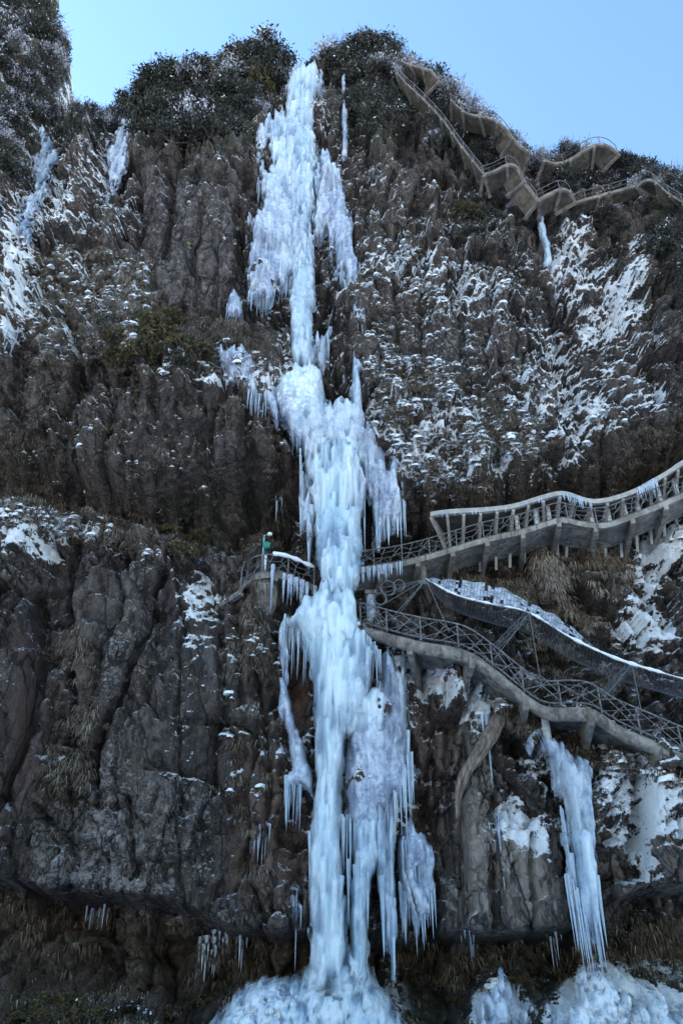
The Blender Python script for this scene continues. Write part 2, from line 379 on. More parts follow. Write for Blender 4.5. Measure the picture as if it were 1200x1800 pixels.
# ------------------------------------------------------------------ regions read off the photograph
SNOW = paint([
 (0.58, [(415,190),(500,120),(580,120),(640,280),(660,420),(650,560),(600,560),(580,640),(500,640),(480,560),(425,540)]),
 (0.52, [(470,640),(640,600),(700,760),(735,870),(720,960),(520,960)]), (0.38, [(480,1080),(660,1080),(750,1200),(745,1420),(690,1500),(500,1450)]),
 (0.38, [(600,270),(850,330),(960,480),(960,720),(640,660)]),
 (0.72, [(640,440),(760,430),(900,500),(960,560),(800,560),(640,480)]),
 (0.88, [(640,640),(760,640),(870,740),(1030,770),(1035,860),(760,895),(715,860),(690,800),(640,740)]),
 (0.99, [(650,740),(720,740),(800,850),(790,880),(725,865),(700,820)]),
 (0.80, [(950,560),(1000,600),(1040,740),(1030,790),(960,780),(880,710)]),
 (0.98, [(955,470),(985,400),(1015,375),(1045,380),(1040,430),(1075,470),(1080,500),(1130,440),(1145,480),(1130,560),(1085,585),(1060,610),(1015,625),(1000,570),(955,520)]),
 (0.38, [(1030,440),(1090,440),(1090,490),(1040,470)]),
 (0.82, [(1095,418),(1140,405),(1142,438),(1100,446)]),
 (0.40, [(1050,600),(1170,560),(1165,740),(1070,735)]),
 (0.97, [(1015,655),(1075,645),(1070,665),(1020,672)]),
 (0.97, [(1030,700),(1060,690),(1062,745),(1105,733),(1075,762),(1030,765)]),
 (0.94, [(1135,692),(1172,680),(1165,705),(1130,712)]),
 (0.49, [(0,160),(110,150),(260,170),(240,420),(0,420)]),
 (1.00, [(0,385),(40,400),(80,460),(75,560),(45,605),(0,620)]),
 (0.98, [(90,320),(128,320),(128,400),(104,450),(88,440)]),
 (0.60, [(70,230),(180,180),(195,300),(100,300)]),
 (0.73, [(165,290),(218,260),(205,340),(150,380)]),
 (0.49, [(140,340),(270,365),(220,400),(140,380)]),
 (0.51, [(60,440),(260,440),(280,620),(60,640)]),
 (0.22, [(280,160),(520,130),(440,440),(280,440)]),
 (1.07, [(365,612),(400,600),(460,630),(488,660),(485,740),(500,765),(470,775),(425,690),(345,670)]),
 (0.54, [(230,640),(350,650),(350,672),(240,665)]),
 (0.21, [(60,660),(500,690),(500,900),(100,880)]),
 (0.97, [(20,795),(90,800),(90,832),(50,817)]),
 (0.95, [(0,880),(70,900),(180,922),(195,945),(130,952),(100,995),(60,975),(0,965)]),
 (0.88, [(240,950),(300,985),(302,1008),(250,980)]),
 (0.65, [(310,1060),(352,1000),(392,1010),(402,1060),(372,1085),(318,1115)]),
 (0.22, [(300,1100),(470,1050),(470,1420),(300,1360)]),
 (1.09, [(655,1128),(740,1148),(800,1183),(870,1213),(885,1250),(850,1262),(820,1240),(760,1210),(720,1192),(690,1160)]),
 (0.75, [(700,1190),(870,1250),(850,1300),(730,1225)]),
 (1.07, [(1115,945),(1200,925),(1300,930),(1300,1000),(1160,1005),(1150,1070),(1190,1120),(1180,1152),(1100,1142),(1072,1127),(1080,1080),(1112,1050)]),
 (0.95, [(1060,1340),(1110,1330),(1300,1440),(1300,1500),(1130,1480),(1200,1560),(1130,1556),(1060,1470)]),
 (0.95, [(920,1290),(960,1310),(972,1385),(910,1345)]),
 (0.97, [(868,1400),(905,1395),(965,1460),(970,1520),(930,1500),(880,1475)]),
 (0.38, [(720,1250),(770,1290),(770,1330),(730,1320)]),
 (0.43, [(990,1230),(1200,1330),(1200,1360),(1060,1330)]),
 (0.96, [(838,1745),(885,1712),(930,1790),(930,1860),(828,1860)]),
 (0.97, [(955,1790),(1030,1700),(1080,1708),(1200,1755),(1300,1760),(1300,1860),(950,1860)]),
 (0.49, [(425,190),(505,130),(505,215),(440,235)]),
 (0.32, [(560,80),(700,60),(720,260),(600,280)]),
 (0.43, [(800,190),(1200,240),(1200,360),(900,330)]),
 (0.00, [(-60,1590),(120,1600),(540,1670),(530,1705),(430,1722),(380,1765),(350,1860),(-60,1860)]),
 (.0, [(502,1100),(546,1105),(552,1280),(504,1265)]),
 (0.02, [(705,1660),(1000,1655),(1028,1695),(950,1785),(930,1750),(885,1708),(845,1740),(822,1860),(740,1860),(716,1760)]),
], 0.07, 4)
PALE = paint([
 (.45, [(640,430),(900,500),(920,660),(760,690),(640,620)]),
 (.48, [(240,300),(420,330),(420,560),(250,520)]),
 (.28, [(0,640),(480,760),(420,990),(200,900),(0,760)]),
 (.95, [(182,1100),(225,1050),(232,1150),(225,1240),(178,1232)]),
 (.42, [(200,1000),(290,990),(285,1200),(210,1310),(190,1320)]),
 (.55, [(160,1300),(205,1300),(230,1400),(190,1440),(130,1420)]),
 (.80, [(50,1430),(160,1395),(250,1450),(330,1530),(320,1580),(60,1560)]),
 (.50, [(200,1340),(370,1370),(370,1560),(240,1550)]),
 (.80, [(210,1590),(430,1622),(420,1645),(220,1622)]),
 (.40, [(300,1150),(330,1150),(330,1330),(300,1330)]),
 (.35, [(160,1640),(230,1640),(230,1740),(150,1760)]),
 (.45, [(1140,700),(1200,700),(1200,790),(1140,780)]),
 (.30, [(1150,400),(1200,400),(1200,700),(1150,700)]),
], 0.10, 6)
TAN = paint([
 (.85, [(775,1300),(860,1270),(880,1400),(960,1500),(1000,1625),(790,1650),(770,1480)]),
 (.5, [(1060,1440),(1300,1480),(1300,1580),(1070,1570)]),
 (.35, [(640,1000),(760,1000),(800,1110),(640,1100)]),
], 0.0, 6)
BROWN = paint([
 (1., [(500,1100),(548,1100),(555,1290),(500,1270)]),
 (.55, [(430,1290),(545,1400),(540,1600),(400,1560)]),
 (.5, [(480,760),(535,790),(535,880),(500,900)]),
 (.5, [(720,1230),(800,1260),(780,1500),(720,1500)]),
 (.3, [(0,1100),(90,1100),(90,1400),(0,1450)]),
 (.5, [(0,1560),(540,1650),(540,1800),(0,1800)]),
], 0.08, 8)
GRASS = paint([
 (.22, [(620,260),(860,330),(950,480),(960,700),(640,640)]),
 (.06, [(200,330),(430,300),(430,560),(230,560)]),
 (.30, [(0,640),(500,680),(500,990),(300,960),(100,900),(0,760)]),
 (1., [(60,450),(262,440),(292,600),(200,640),(60,645)]),
 (.9, [(200,570),(380,565),(470,600),(480,655),(200,665)]),
 (1., [(0,750),(105,780),(110,880),(190,925),(300,985),(200,962),(0,935)]),
 (.55, [(100,1120),(165,1100),(155,1500),(20,1520),(60,1400)]),
 (.4, [(400,1100),(500,1110),(480,1560),(400,1540)]),
 (1., [(640,640),(760,640),(870,710),(1040,790),(1040,875),(740,895),(680,770)]),
 (.95, [(770,980),(1050,930),(1110,990),(1075,1130),(930,1062),(750,1010)]),
 (.5, [(920,1090),(1100,1180),(1060,1245),(930,1190)]),
 (.85, [(860,1230),(1000,1260),(1300,1360),(1300,1420),(1050,1345),(920,1290)]),
 (.75, [(1040,735),(1300,720),(1300,790),(1000,880)]),
 (1., [(400,1030),(475,1030),(478,1115),(420,1095)]),
 (.45, [(0,1570),(540,1660),(540,1710),(380,1760),(0,1860)]),
 (.6, [(700,1665),(1000,1650),(1300,1580),(1300,1750),(1060,1700),(950,1720),(900,1720),(850,1770),(820,1860),(720,1860)]),
], 0.02, 4)
MOSS = paint([
 (.9, [(200,120),(520,100),(500,180),(430,260),(250,260)]),
 (.8, [(560,70),(720,80),(760,200),(700,260),(590,260)]),
 (.7, [(810,330),(880,340),(870,430),(810,420)]),
 (.9, [(1140,360),(1300,360),(1300,520),(1150,500)]),
 (.5, [(0,1600),(540,1680),(400,1860),(0,1860)]),
 (.6, [(700,1660),(1200,1600),(1200,1740),(720,1860)]),
 (.6, [(280,870),(490,850),(480,1000),(300,960)]),
], 0.05, 8)
SLAB = paint([           # smooth slabs
 (.75, [(0,1040),(120,1000),(300,1000),(420,1060),(480,1120),(480,1540),(420,1600),(60,1550),(0,1530)]), (.0, [(95,1090),(165,1090),(160,1500),(20,1520),(60,1420),(100,1260)]),
 (1., [(0,1110),(85,1130),(90,1250),(40,1420),(0,1450)]),
 (.7, [(110,1010),(290,980),(280,1230),(200,1390),(160,1350)]),
 (.8, [(300,1110),(400,1080),(400,1400),(260,1380)]),
 (.6, [(1020,620),(1130,600),(1150,740),(1060,750)]),
 (.6, [(640,470),(880,560),(880,680),(640,620)]),
 (.7, [(780,1390),(1000,1480),(1000,1640),(790,1650)]),
 (.5, [(150,1380),(400,1400),(400,1560),(150,1540)]),
 (.85, [(250,290),(420,320),(420,560),(250,520)]), (.5, [(140,680),(490,700),(490,860),(150,880)]),
 (.9, [(500,1100),(550,1100),(555,1290),(500,1280)]), (.6, [(430,1200),(545,1400),(540,1560),(400,1520)]),
], 0.0, 10)

# ------------------------------------------------------------------ the shape of the cliff: depth over (X, Z)
def y0(Z): return 36.0+0.085*Z
def line_v(line, u): return np.interp(u, [p[0] for p in line], [p[1] for p in line])
STEPS = [  # ledge or undercut line in pixels, metres outwards below it, sharpness px, fall-off px
 ([(-100,560),(80,600),(200,645),(350,655),(480,660),(570,655),(640,660),(750,700),(850,720),(1000,760),(1300,770)], 3.0, 26, 360),
 ([(-100,820),(120,830),(250,890),(350,880),(480,860),(640,900),(760,900),(900,890),(1300,780)], -4.4, 40, 150),
 ([(-100,915),(60,930),(180,935),(240,975),(300,1000),(400,1030),(480,1060),(560,1080),(640,1120),(700,1150),(860,1250),(1000,1320),(1300,1440)], 3.4, 24, 1500),
 ([(-100,1530),(50,1560),(120,1582),(300,1595),(420,1645),(540,1655),(700,1665),(790,1650),(900,1655),(1000,1635),(1060,1590),(1300,1560)], -3.2, 12, 2500),
 ([(-100,1700),(200,1760),(380,1770),(560,1700),(700,1760),(850,1760),(950,1740),(1060,1710),(1300,1730)], 2.6, 90, 4000),
 ([(-100,400),(80,440),(200,440),(300,320),(420,330),(470,500),(600,540),(760,450),(960,480),(1300,420)], 1.4, 30, 260),
]
BUMPS = [  # u, v, radius u, radius v, metres outwards
 (85, 300, 70, 190, -1.3), (30, 480, 70, 140, 1.5), (150, 480, 90, 170, 1.2), (205, 260, 26, 100, -1.6),
 (350, 380, 110, 150, 1.3), (520, 350, 70, 300, -0.9), (530, 560, 60, 90, -1.2), (700, 420, 90, 260, 0.9),
 (860, 560, 110, 200, 1.0), (1000, 560, 85, 220, -1.1), (1090, 540, 90, 220, -0.8), (1190, 560, 60, 240, 1.2),
 (390, 765, 140, 120, 2.0), (250, 760, 80, 160, 0.4), (620, 850, 90, 160, -0.6), (430, 940, 90, 70, -0.8),
 (130, 1090, 30, 240, -1.3), (215, 1120, 70, 200, 0.9), (45, 1250, 70, 240, 0.9), (350, 1230, 60, 260, 0.6),
 (520, 1200, 34, 170, -1.0), (450, 1300, 40, 260, 0.3), (780, 1060, 220, 70, -0.9), (980, 1150, 160, 70, -1.1),
 (900, 1500, 160, 200, 0.5), (1130, 1050, 70, 120, -0.4), (740, 1400, 40, 200, -0.8), (620, 1300, 80, 260, 0.4),
 (480, 1000, 46, 60, 1.6), (690, 1180, 80, 50, 0.8), (1130, 1480, 110, 100, 0.6),
]
CRACKS = [  # polyline, half-width px, metres inwards
 ([(95,1090),(108,1180),(100,1260),(62,1400),(18,1500)], 9, 1.1),
 ([(150,1000),(140,1090),(165,1150),(160,1260)], 7, 0.7),
 ([(302,1060),(285,1170),(240,1260),(205,1330),(188,1400)], 6, 0.9),
 ([(300,300),(312,380),(298,470)], 9, 1.0), ([(335,230),(322,300),(300,345)], 10, 1.4),
 ([(250,300),(262,420),(246,520)], 8, 0.7), ([(430,330),(422,440),(434,520)], 9, 0.8),
 ([(690,470),(700,640)], 6, 0.5), ([(735,480),(742,660)], 6, 0.5), ([(800,500),(805,680)], 6, 0.5), ([(850,520),(870,690)], 6, 0.6),
 ([(940,330),(955,470),(990,560),(1030,700)], 8, 0.8), ([(1150,480),(1140,620),(1165,760)], 7, 0.7),
 ([(385,640),(410,760),(380,860),(330,880)], 9, 0.9), ([(150,640),(170,720),(120,820)], 8, 0.7),
 ([(280,1385),(340,1392),(385,1400)], 4, 0.5), ([(215,1290),(195,1380),(190,1440)], 5, 0.5),
 ([(400,1080),(405,1250),(390,1420)], 5, 0.5), ([(868,1260),(880,1330),(890,1400)], 7, 0.6),
 ([(800,1330),(795,1500),(800,1640)], 5, 0.5), ([(770,1250),(775,1480)], 6, 0.5), ([(1062,1340),(1075,1480),(1090,1560)], 6, 0.6),
 ([(460,1220),(480,1400),(470,1540)], 5, 0.45),
 ([(345,560),(350,460),(362,400)], 6, 0.6), ([(380,560),(388,450)], 5, 0.5), ([(270,560),(276,470)], 6, 0.5),
 ([(640,300),(650,420)], 7, 0.6), ([(780,330),(770,440)], 6, 0.5), ([(900,420),(905,540)], 6, 0.6),
 ([(205,690),(215,800),(190,880)], 8, 0.8), ([(300,690),(290,800)], 7, 0.6), ([(455,720),(450,850)], 7, 0.6), ([(60,660),(50,760)], 7, 0.7),
 ([(255,1000),(245,1130),(200,1260)], 4, 0.5), ([(340,1120),(335,1330)], 4, 0.4), ([(430,1120),(440,1280)], 5, 0.5), ([(100,1440),(150,1500),(140,1570)], 4, 0.5), ([(250,1430),(262,1560)], 4, 0.4),
 ([(850,1400),(848,1640)], 4, 0.4), ([(905,1500),(915,1640)], 4, 0.5), ([(960,1520),(975,1630)], 4, 0.5), ([(1120,1480),(1130,1570)], 4, 0.5),
 ([(1010,1000),(1030,1110)], 7, 0.6), ([(860,1000),(880,1050)], 6, 0.5), ([(1160,800),(1150,720)], 6, 0.5),
]
def macro(X, Z):
    Y = y0(Z)
    u, v = proj(X, Y, Z)
    wob = (fbm(X*0.5, Z*0.5, 91, 3)-0.5)*46
    o = np.zeros(X.shape)
    for line, A, sh, fall in STEPS:
        d = v+wob*(0.5 if sh > 20 else 0.35)-line_v(line, u)
        o = o+A*sstep(-sh*0.5, sh*0.5, d)*np.exp(-np.maximum(d, 0)/fall)
    for bu, bv, ru, rv, A in BUMPS:
        o = o+1.45*A*np.exp(-((u-bu)/ru)**2-((v-bv)/rv)**2)
    for line, hw, A in CRACKS:
        d = pdist(u+wob*0.4, v, line)
        o = o-2.3*A*np.exp(-d/(hw*0.75))
    # the right flank swings towards the camera, the left end falls back into its gully
    o = o+2.4*sstep(8, 40, X)*sstep(60, 0, Z)-1.5*sstep(-20, -46, X)
    return Y-o
# skyline of the rock (bushes stand on it)
RIM = [(-400,150),(-100,160),(95,190),(150,195),(205,190),(250,160),(300,140),(350,128),(400,115),(440,100),(500,100),(515,112),(560,108),(575,96),(640,78),(700,90),(745,125),(790,165),(830,205),(880,240),(930,262),(1000,268),(1060,272),(1110,290),(1160,308),(1200,330),(1350,400),(1700,520)]
_X = np.linspace(-140, 140, 561); 
def rim_table():
    Zt = np.full(_X.shape, 70.0)
    for _ in range(30):
        Yc = macro(_X, Zt)+0.3; u, v = proj(_X, Yc, Zt)
        d = ray(np.full(u.shape, 600.0), line_v(RIM, u))
        Zt = 0.6*Zt+0.4*np.clip(CAM[2]+Yc*(d[..., 2]/d[..., 1]), 20, 130)
    return Zt
_ZT = rim_table()
def ztop(X): return np.interp(X, _X, _ZT)+(fbm(X*0.6, X*0+3, 33, 3)-0.5)*2.2

# coarse macro grid, used to hang ice, walkways and plants on the cliff
_mx = np.arange(-60, 60.01, 0.4); _mz = np.arange(-8, 112.01, 0.4)
_MX, _MZ = np.meshgrid(_mx, _mz)
MACRO = macro(_MX, _MZ)
def mdepth(X, Z, G=None):
    G = MACRO if G is None else G
    return bil(G, (np.asarray(X, float)+60)/0.4, (np.asarray(Z, float)+8)/0.4)
def vmin(G, r):
    out = G.copy()
    for k in range(-r, r+1):
        s = np.roll(G, k, axis=0)
        if k > 0: s[:k] = G[:k]
        elif k < 0: s[k:] = G[k:]
        out = np.minimum(out, s)
    return out
ICEB = blur(vmin(MACRO, 9), 4)          # a hull in front of ledges and undercuts: free-hanging ice follows it
SOFT = blur(MACRO, 4)

# ------------------------------------------------------------------ the cliff mesh
def cliff_relief(X, Z, u, v, slab):
    rough = 1-0.85*slab
    wx = X+(fbm(X*0.5, Z*0.5, 5, 3)-0.5)*1.1; wz = Z+(fbm(X*0.5, Z*0.5, 6, 3)-0.5)*1.1
    f1, c1 = facets(wx*0.40+wz*0.03, wz*0.17, 11, 0.75)
    f2, c2 = facets(wx*1.05+3, wz*0.55+wx*0.06, 12, 0.7)
    f3, c3 = facets(wx*2.9, wz*1.9, 13, 0.4)
    f4, c4 = facets(wx*0.22, wz*0.75+wx*0.10, 14, 0.85)
    o = 1.7*f1*(0.10+0.90*rough)+0.95*f2*(0.08+0.92*rough)+0.42*f3*(0.10+0.90*rough)+0.45*f4*rough
    o -= 0.85*np.exp(-c1/0.045)*(0.06+0.94*rough)+0.30*np.exp(-(c2/0.08)**2)*rough
    o += (fbm(wx*0.35, wz*0.22, 21, 4)-0.5)*0.8*(0.3+0.7*rough)
    o += (ridged(wx*0.6, wz*0.16, 25, 2)-0.6)*0.25
    o += (fbm(X*2.2, Z*1.8, 31, 4, 0.6)-0.5)*0.55*rough
    o += (fbm(X*6.5, Z*5.5, 41, 2)-0.5)*0.26*(0.2+0.8*rough)
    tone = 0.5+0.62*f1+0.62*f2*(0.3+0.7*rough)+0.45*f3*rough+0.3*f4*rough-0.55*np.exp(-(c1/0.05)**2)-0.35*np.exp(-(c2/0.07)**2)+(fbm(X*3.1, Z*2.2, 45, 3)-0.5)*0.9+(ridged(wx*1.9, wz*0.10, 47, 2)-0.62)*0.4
    return o, np.clip(tone, 0, 1)
def build_cliff():
    nc, nr = 540, 800
    a = np.concatenate([np.linspace(-4.2, -1.06, 26), np.linspace(-1.04, 1.04, nc-52), np.linspace(1.06, 4.2, 26)])
    t = np.linspace(0, 1, nr)
    A, T = np.meshgrid(a, t)
    Zg = -7+T*90
    X = A*(18.5+0.235*np.maximum(Zg, 0))
    zt = ztop(X)
    Z = -7+T*(zt+7)
    X = A*(18.5+0.235*np.maximum(Z, 0)); Z = -7+T*(ztop(X)+7)
    Y = macro(X, Z)
    u, v = proj(X, Y, Z)
    slab = look(SLAB, u, v)
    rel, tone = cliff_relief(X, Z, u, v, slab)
    edge = sstep(0.0, 0.03, 1-T)
    Y = Y-rel*(0.35+0.65*edge)
    # round the rim backwards
    k = np.clip((T-0.965)/0.035, 0, 1)
    Y = Y+k*k*3.0
    # plateau rows behind the rim
    ext_d = [3.0, 7.0, 14.0, 30.0, 70.0, 160.0]; ext_z = [0.8, 1.2, 1.0, 0.0, -4.0, -12.0]
    XX = np.concatenate([X]+[X[-1:]*(1+0.01*d) for d in ext_d]); YY = np.concatenate([Y]+[Y[-1:]+d for d in ext_d])
    ZZ = np.concatenate([Z]+[Z[-1:]+dz+(noise(X[-1:]*0.3, X[-1:]*0+i, 61)-0.5)*1.0 for i, dz in enumerate(ext_z)])
    u, v = proj(XX, YY, ZZ)
    at = dict(snow=look(SNOW, u, v), pale=look(PALE, u, v), tan=look(TAN, u, v), brown=look(BROWN, u, v), grass=look(GRASS, u, v), moss=look(MOSS, u, v))
    at['slab'] = np.concatenate([slab]+[slab[-1:]]*len(ext_d))
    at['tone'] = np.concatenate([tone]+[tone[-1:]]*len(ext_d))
    at['snow'][len(t):] = 0.9
    out = np.abs(u-600) > 700
    at['snow'] = np.where(out & (np.arange(XX.shape[0])[:, None] < len(t)), 0.3, at['snow'])
    # snow lies proud of the rock
    sn = sstep(0.45, 0.75, at['snow']+(fbm(XX*1.9, ZZ*3.0, 71, 4)-0.5)*1.6)
    YY = YY-0.14*sn
    V = np.stack([XX, YY, ZZ], -1).reshape(-1, 3)
    F = grid_faces(XX.shape[0], XX.shape[1])
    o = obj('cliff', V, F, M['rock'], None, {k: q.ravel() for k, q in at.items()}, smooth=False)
    tag(o, 'dark rock cliff with ledges, undercuts and snow on its treads', 'cliff', None, 'structure')
    return o, V, F, dict(u=u, v=v, X=XX, Y=YY, Z=ZZ, **at)
CLIFF, CV, CF, CG = build_cliff()
_step = 2
_sub = CG['X'].shape
_ii = np.arange(0, _sub[0], _step); _jj = np.arange(0, _sub[1], _step)
_Vs = np.stack([CG['X'], CG['Y'], CG['Z']], -1)[np.ix_(_ii, _jj)].reshape(-1, 3)
BVH = BVHTree.FromPolygons(_Vs.tolist(), grid_faces(len(_ii), len(_jj)).tolist())
def hit(u, v):                    # where the ray of a pixel meets the cliff (point, normal)
    d = ray(u, v); d = d/np.linalg.norm(d)
    r = BVH.ray_cast(Vector(CAM), Vector(d))
    if r[0] is None:
        p = at_depth(u, v, 42.0); return p, np.array([0, -1.0, 0])
    n = np.array(r[1]); 
    if n[1] > 0: n = -n
    return np.array(r[0]), n

# ------------------------------------------------------------------ the crag at the upper left, standing in front of the gully
def build_crag():
    EDGE = [(-200,112),(0,40),(20,62),(40,92),(62,108),(90,110),(125,100),(160,86),(200,76),(250,66),(310,48),(380,30),(440,12),(520,-30),(640,-80)]
    nr, nc = 300, 170
    t = np.linspace(0, 1, nr); a = np.linspace(0, 1, nc)**1.25
    vv = -420+t*1080
    ue = np.interp(vv, [p[0] for p in EDGE], [p[1] for p in EDGE])
    # the crag's face stands a few metres in front of the gully
    Zr = np.zeros(nr); Xr = np.zeros(nr)
    P = at_depth(ue, vv, 41.0-0.8)
    Yf = 35.5+0.055*P[:, 2]
    P = at_depth(ue, vv, Yf+2.0)
    A, T = np.meshgrid(a, t)
    Zg = P[:, 2][:, None]+0*A; 
    w = A*26.0
    Xg = P[:, 0][:, None]-w+(fbm(Zg*0.5, A*3, 8, 3)-0.5)*1.0
    rr = 5.5
    curl = np.where(w < rr, rr-np.sqrt(np.maximum(rr*rr-(rr-w)**2, 0)), 0)
    Yg = Yf[:, None]+curl
    rel, tone = cliff_relief(Xg+50, Zg, Xg, Zg, np.zeros_like(Xg))
    Yg = Yg-rel*0.9
    # back side so that the crag is closed from the side
    Xb = Xg[:, :1]-np.array([[0.6, 3.0, 8.0]]); Yb = Yg[:, :1]+np.array([[3.0, 6.0, 9.0]]); Zb = Zg[:, :1]+np.zeros((1, 3))
    X = np.concatenate([Xb[:, ::-1], Xg], 1); Y = np.concatenate([Yb[:, ::-1], Yg], 1); Z = np.concatenate([Zb[:, ::-1], Zg], 1)
    u, v = proj(X, Y, Z)
    at = dict(snow=np.full(X.shape, 0.38), pale=np.full(X.shape, 0.25), tan=np.zeros(X.shape), brown=np.full(X.shape, 0.2), grass=np.full(X.shape, 0.25), moss=sstep(330, 150, v)*0.6, slab=np.zeros(X.shape), tone=np.concatenate([tone[:, :3], tone], 1))
    at['snow'] = np.where((v > 150) & (v < 190) & (u > 20), 0.6, at['snow'])
    o = obj('rock_crag', np.stack([X, Y, Z], -1).reshape(-1, 3), grid_faces(*X.shape), M['rock'], None, {k: q.ravel() for k, q in at.items()}, smooth=False)
    tag(o, 'dark overgrown rock crag rising past the upper left corner', 'crag', None, 'structure')
    return X, Y, Z
CRX, CRY, CRZ = build_crag()
CBVH = BVHTree.FromPolygons(np.stack([CRX, CRY, CRZ], -1).reshape(-1, 3).tolist(), grid_faces(*CRX.shape).tolist())

# ------------------------------------------------------------------ the valley floor, snow covered, one sheet to the horizon
def build_ground():
    r = np.concatenate([np.linspace(0, 60, 61), np.geomspace(64, 3000, 30)]); th = np.linspace(0, 2*math.pi, 97)
    R, TH = np.meshgrid(r, th)
    X = R*np.sin(TH); Y = R*np.cos(TH)
    up = sstep(14, 38, Y)*(1-sstep(44, 90, Y))
    Z = 0.0+(fbm(X*0.12, Y*0.12, 51, 4)-0.5)*np.minimum(R*0.06, 1.0)-up*0.8-0.012*np.maximum(R-60, 0)*(Y < 0)
    o = obj('ground', np.stack([X, Y, Z], -1).reshape(-1, 3), grid_faces(*X.shape)[:, ::-1], M['snow'])
    tag(o, 'snow covered valley floor in front of the cliff', 'ground', None, 'structure')
build_ground()
# ------------------------------------------------------------------ ice
R_ = random.Random(7)
def metres(u, v, Y):              # metres per photograph pixel at a depth
    d = ray(np.asarray(u, float), np.asarray(v, float)); t = np.asarray(Y, float)/d[..., 1]
    return t/FPX
TINT = paint([
 (.0, [(0,0),(1200,0),(1200,1800),(0,1800)]),
 (.85, [(500,110),(560,110),(560,250),(552,430),(552,640),(512,640),(512,440),(530,300),(500,210)]),
 (.35, [(455,215),(530,215),(540,460),(480,430)]),
 (.75, [(475,230),(515,230),(515,330),(478,330)]),
 (1., [(480,640),(570,640),(575,700),(520,700),(485,690)]),
 (.55, [(500,700),(620,700),(640,760),(560,790),(520,760)]),
 (.95, [(545,800),(635,780),(640,1000),(625,1060),(565,1010),(550,960)]),
 (1., [(500,1040),(650,1020),(670,1150),(640,1180),(540,1180),(500,1090)]),
 (.9, [(540,1180),(630,1170),(650,1270),(600,1290),(600,1480),(608,1680),(540,1690)]),
 (.65, [(610,1440),(660,1440),(650,1660),(612,1660)]),
 (.65, [(660,1440),(690,1440),(700,1740),(670,1700)]),
 (.8, [(612,612),(635,612),(640,720),(612,720)]),
 (.9, [(380,1655),(720,1655),(760,1860),(340,1860)]),
 (.75, [(985,1420),(1050,1480),(1060,1700),(1010,1600)]),
 (.4, [(940,1300),(1020,1300),(1050,1480),(985,1440)]),
 (.8, [(1000,1690),(1200,1700),(1200,1800),(1000,1800)]),
 (.7, [(930,360),(980,360),(980,470),(940,470)]),
], 0.0, 7)
SNOWY = paint([
 (.45, [(430,190),(505,200),(520,230),(450,260)]), (.35, [(440,370),(520,370),(520,420),(440,430)]),
 (.35, [(570,270),(620,300),(630,420),(600,400)]),
 (.55, [(480,635),(575,640),(600,720),(520,750),(480,720)]), (.35, [(560,690),(620,690),(640,800),(560,790)]),
 (.35, [(640,740),(720,830),(715,870),(640,800)]),
 (.3, [(590,1170),(660,1160),(670,1260),(600,1260)]), (.5, [(670,1140),(730,1180),(740,1260),(690,1200)]),
 (.55, [(340,1700),(540,1700),(600,1800),(600,1860),(320,1860)]), (.34, [(520,1680),(720,1680),(760,1860),(520,1860)]),
 (.35, [(930,1290),(1010,1320),(1010,1400),(940,1360)]), (.6, [(1000,1690),(1200,1700),(1200,1860),(960,1860)]),
 (.4, [(690,1440),(760,1440),(765,1560),(700,1540)]),
], 0.0, 6)
def edist(u, v, poly):            # signed distance to a polygon's outline (positive inside), pixels
    d = pdist(u, v, list(poly)+[poly[0]])
    return np.where(inside(poly, u, v), d, -d)
def strands(X, Z, seed, fq, Lz):
    """relief of side-by-side hanging icicles: round at the top, tapering to a tip"""
    x = X*fq+(noise(X*0.35, Z*0.18, seed+40)-0.5)*1.1
    out = np.zeros(X.shape)
    for sh in (0.0, 0.5):
        xx = x+sh; i = np.floor(xx); f = xx-i-0.5
        zz = Z/Lz+_h(i, i*0+3, seed+int(sh*10))*7; j = np.floor(zz); t = zz-j
        amp = 0.35+0.65*_h(i, j, seed+2+int(sh*10))
        w = (0.10+0.55*t**0.75)*(1-sstep(0.9, 1.0, t)*0.6)
        out = np.maximum(out, amp*np.sqrt(np.clip(1-(f/w)**2, 0, 1))*np.minimum(w*1.6, 1)*(1-sstep(0.93, 1.0, t)))
    return out
def caul(X, Z, seed, k):
    x = X*k; y = Z*k; ix = np.floor(x); iy = np.floor(y); b = np.full(X.shape, 9.0)
    for dx in (-1, 0, 1):
        for dy in (-1, 0, 1):
            cx = ix+dx; cy = iy+dy
            b = np.minimum(b, (x-cx-_h(cx, cy, seed))**2+(y-cy-_h(cx, cy, seed+7))**2)
    return np.sqrt(np.clip(1-b, 0, 1))
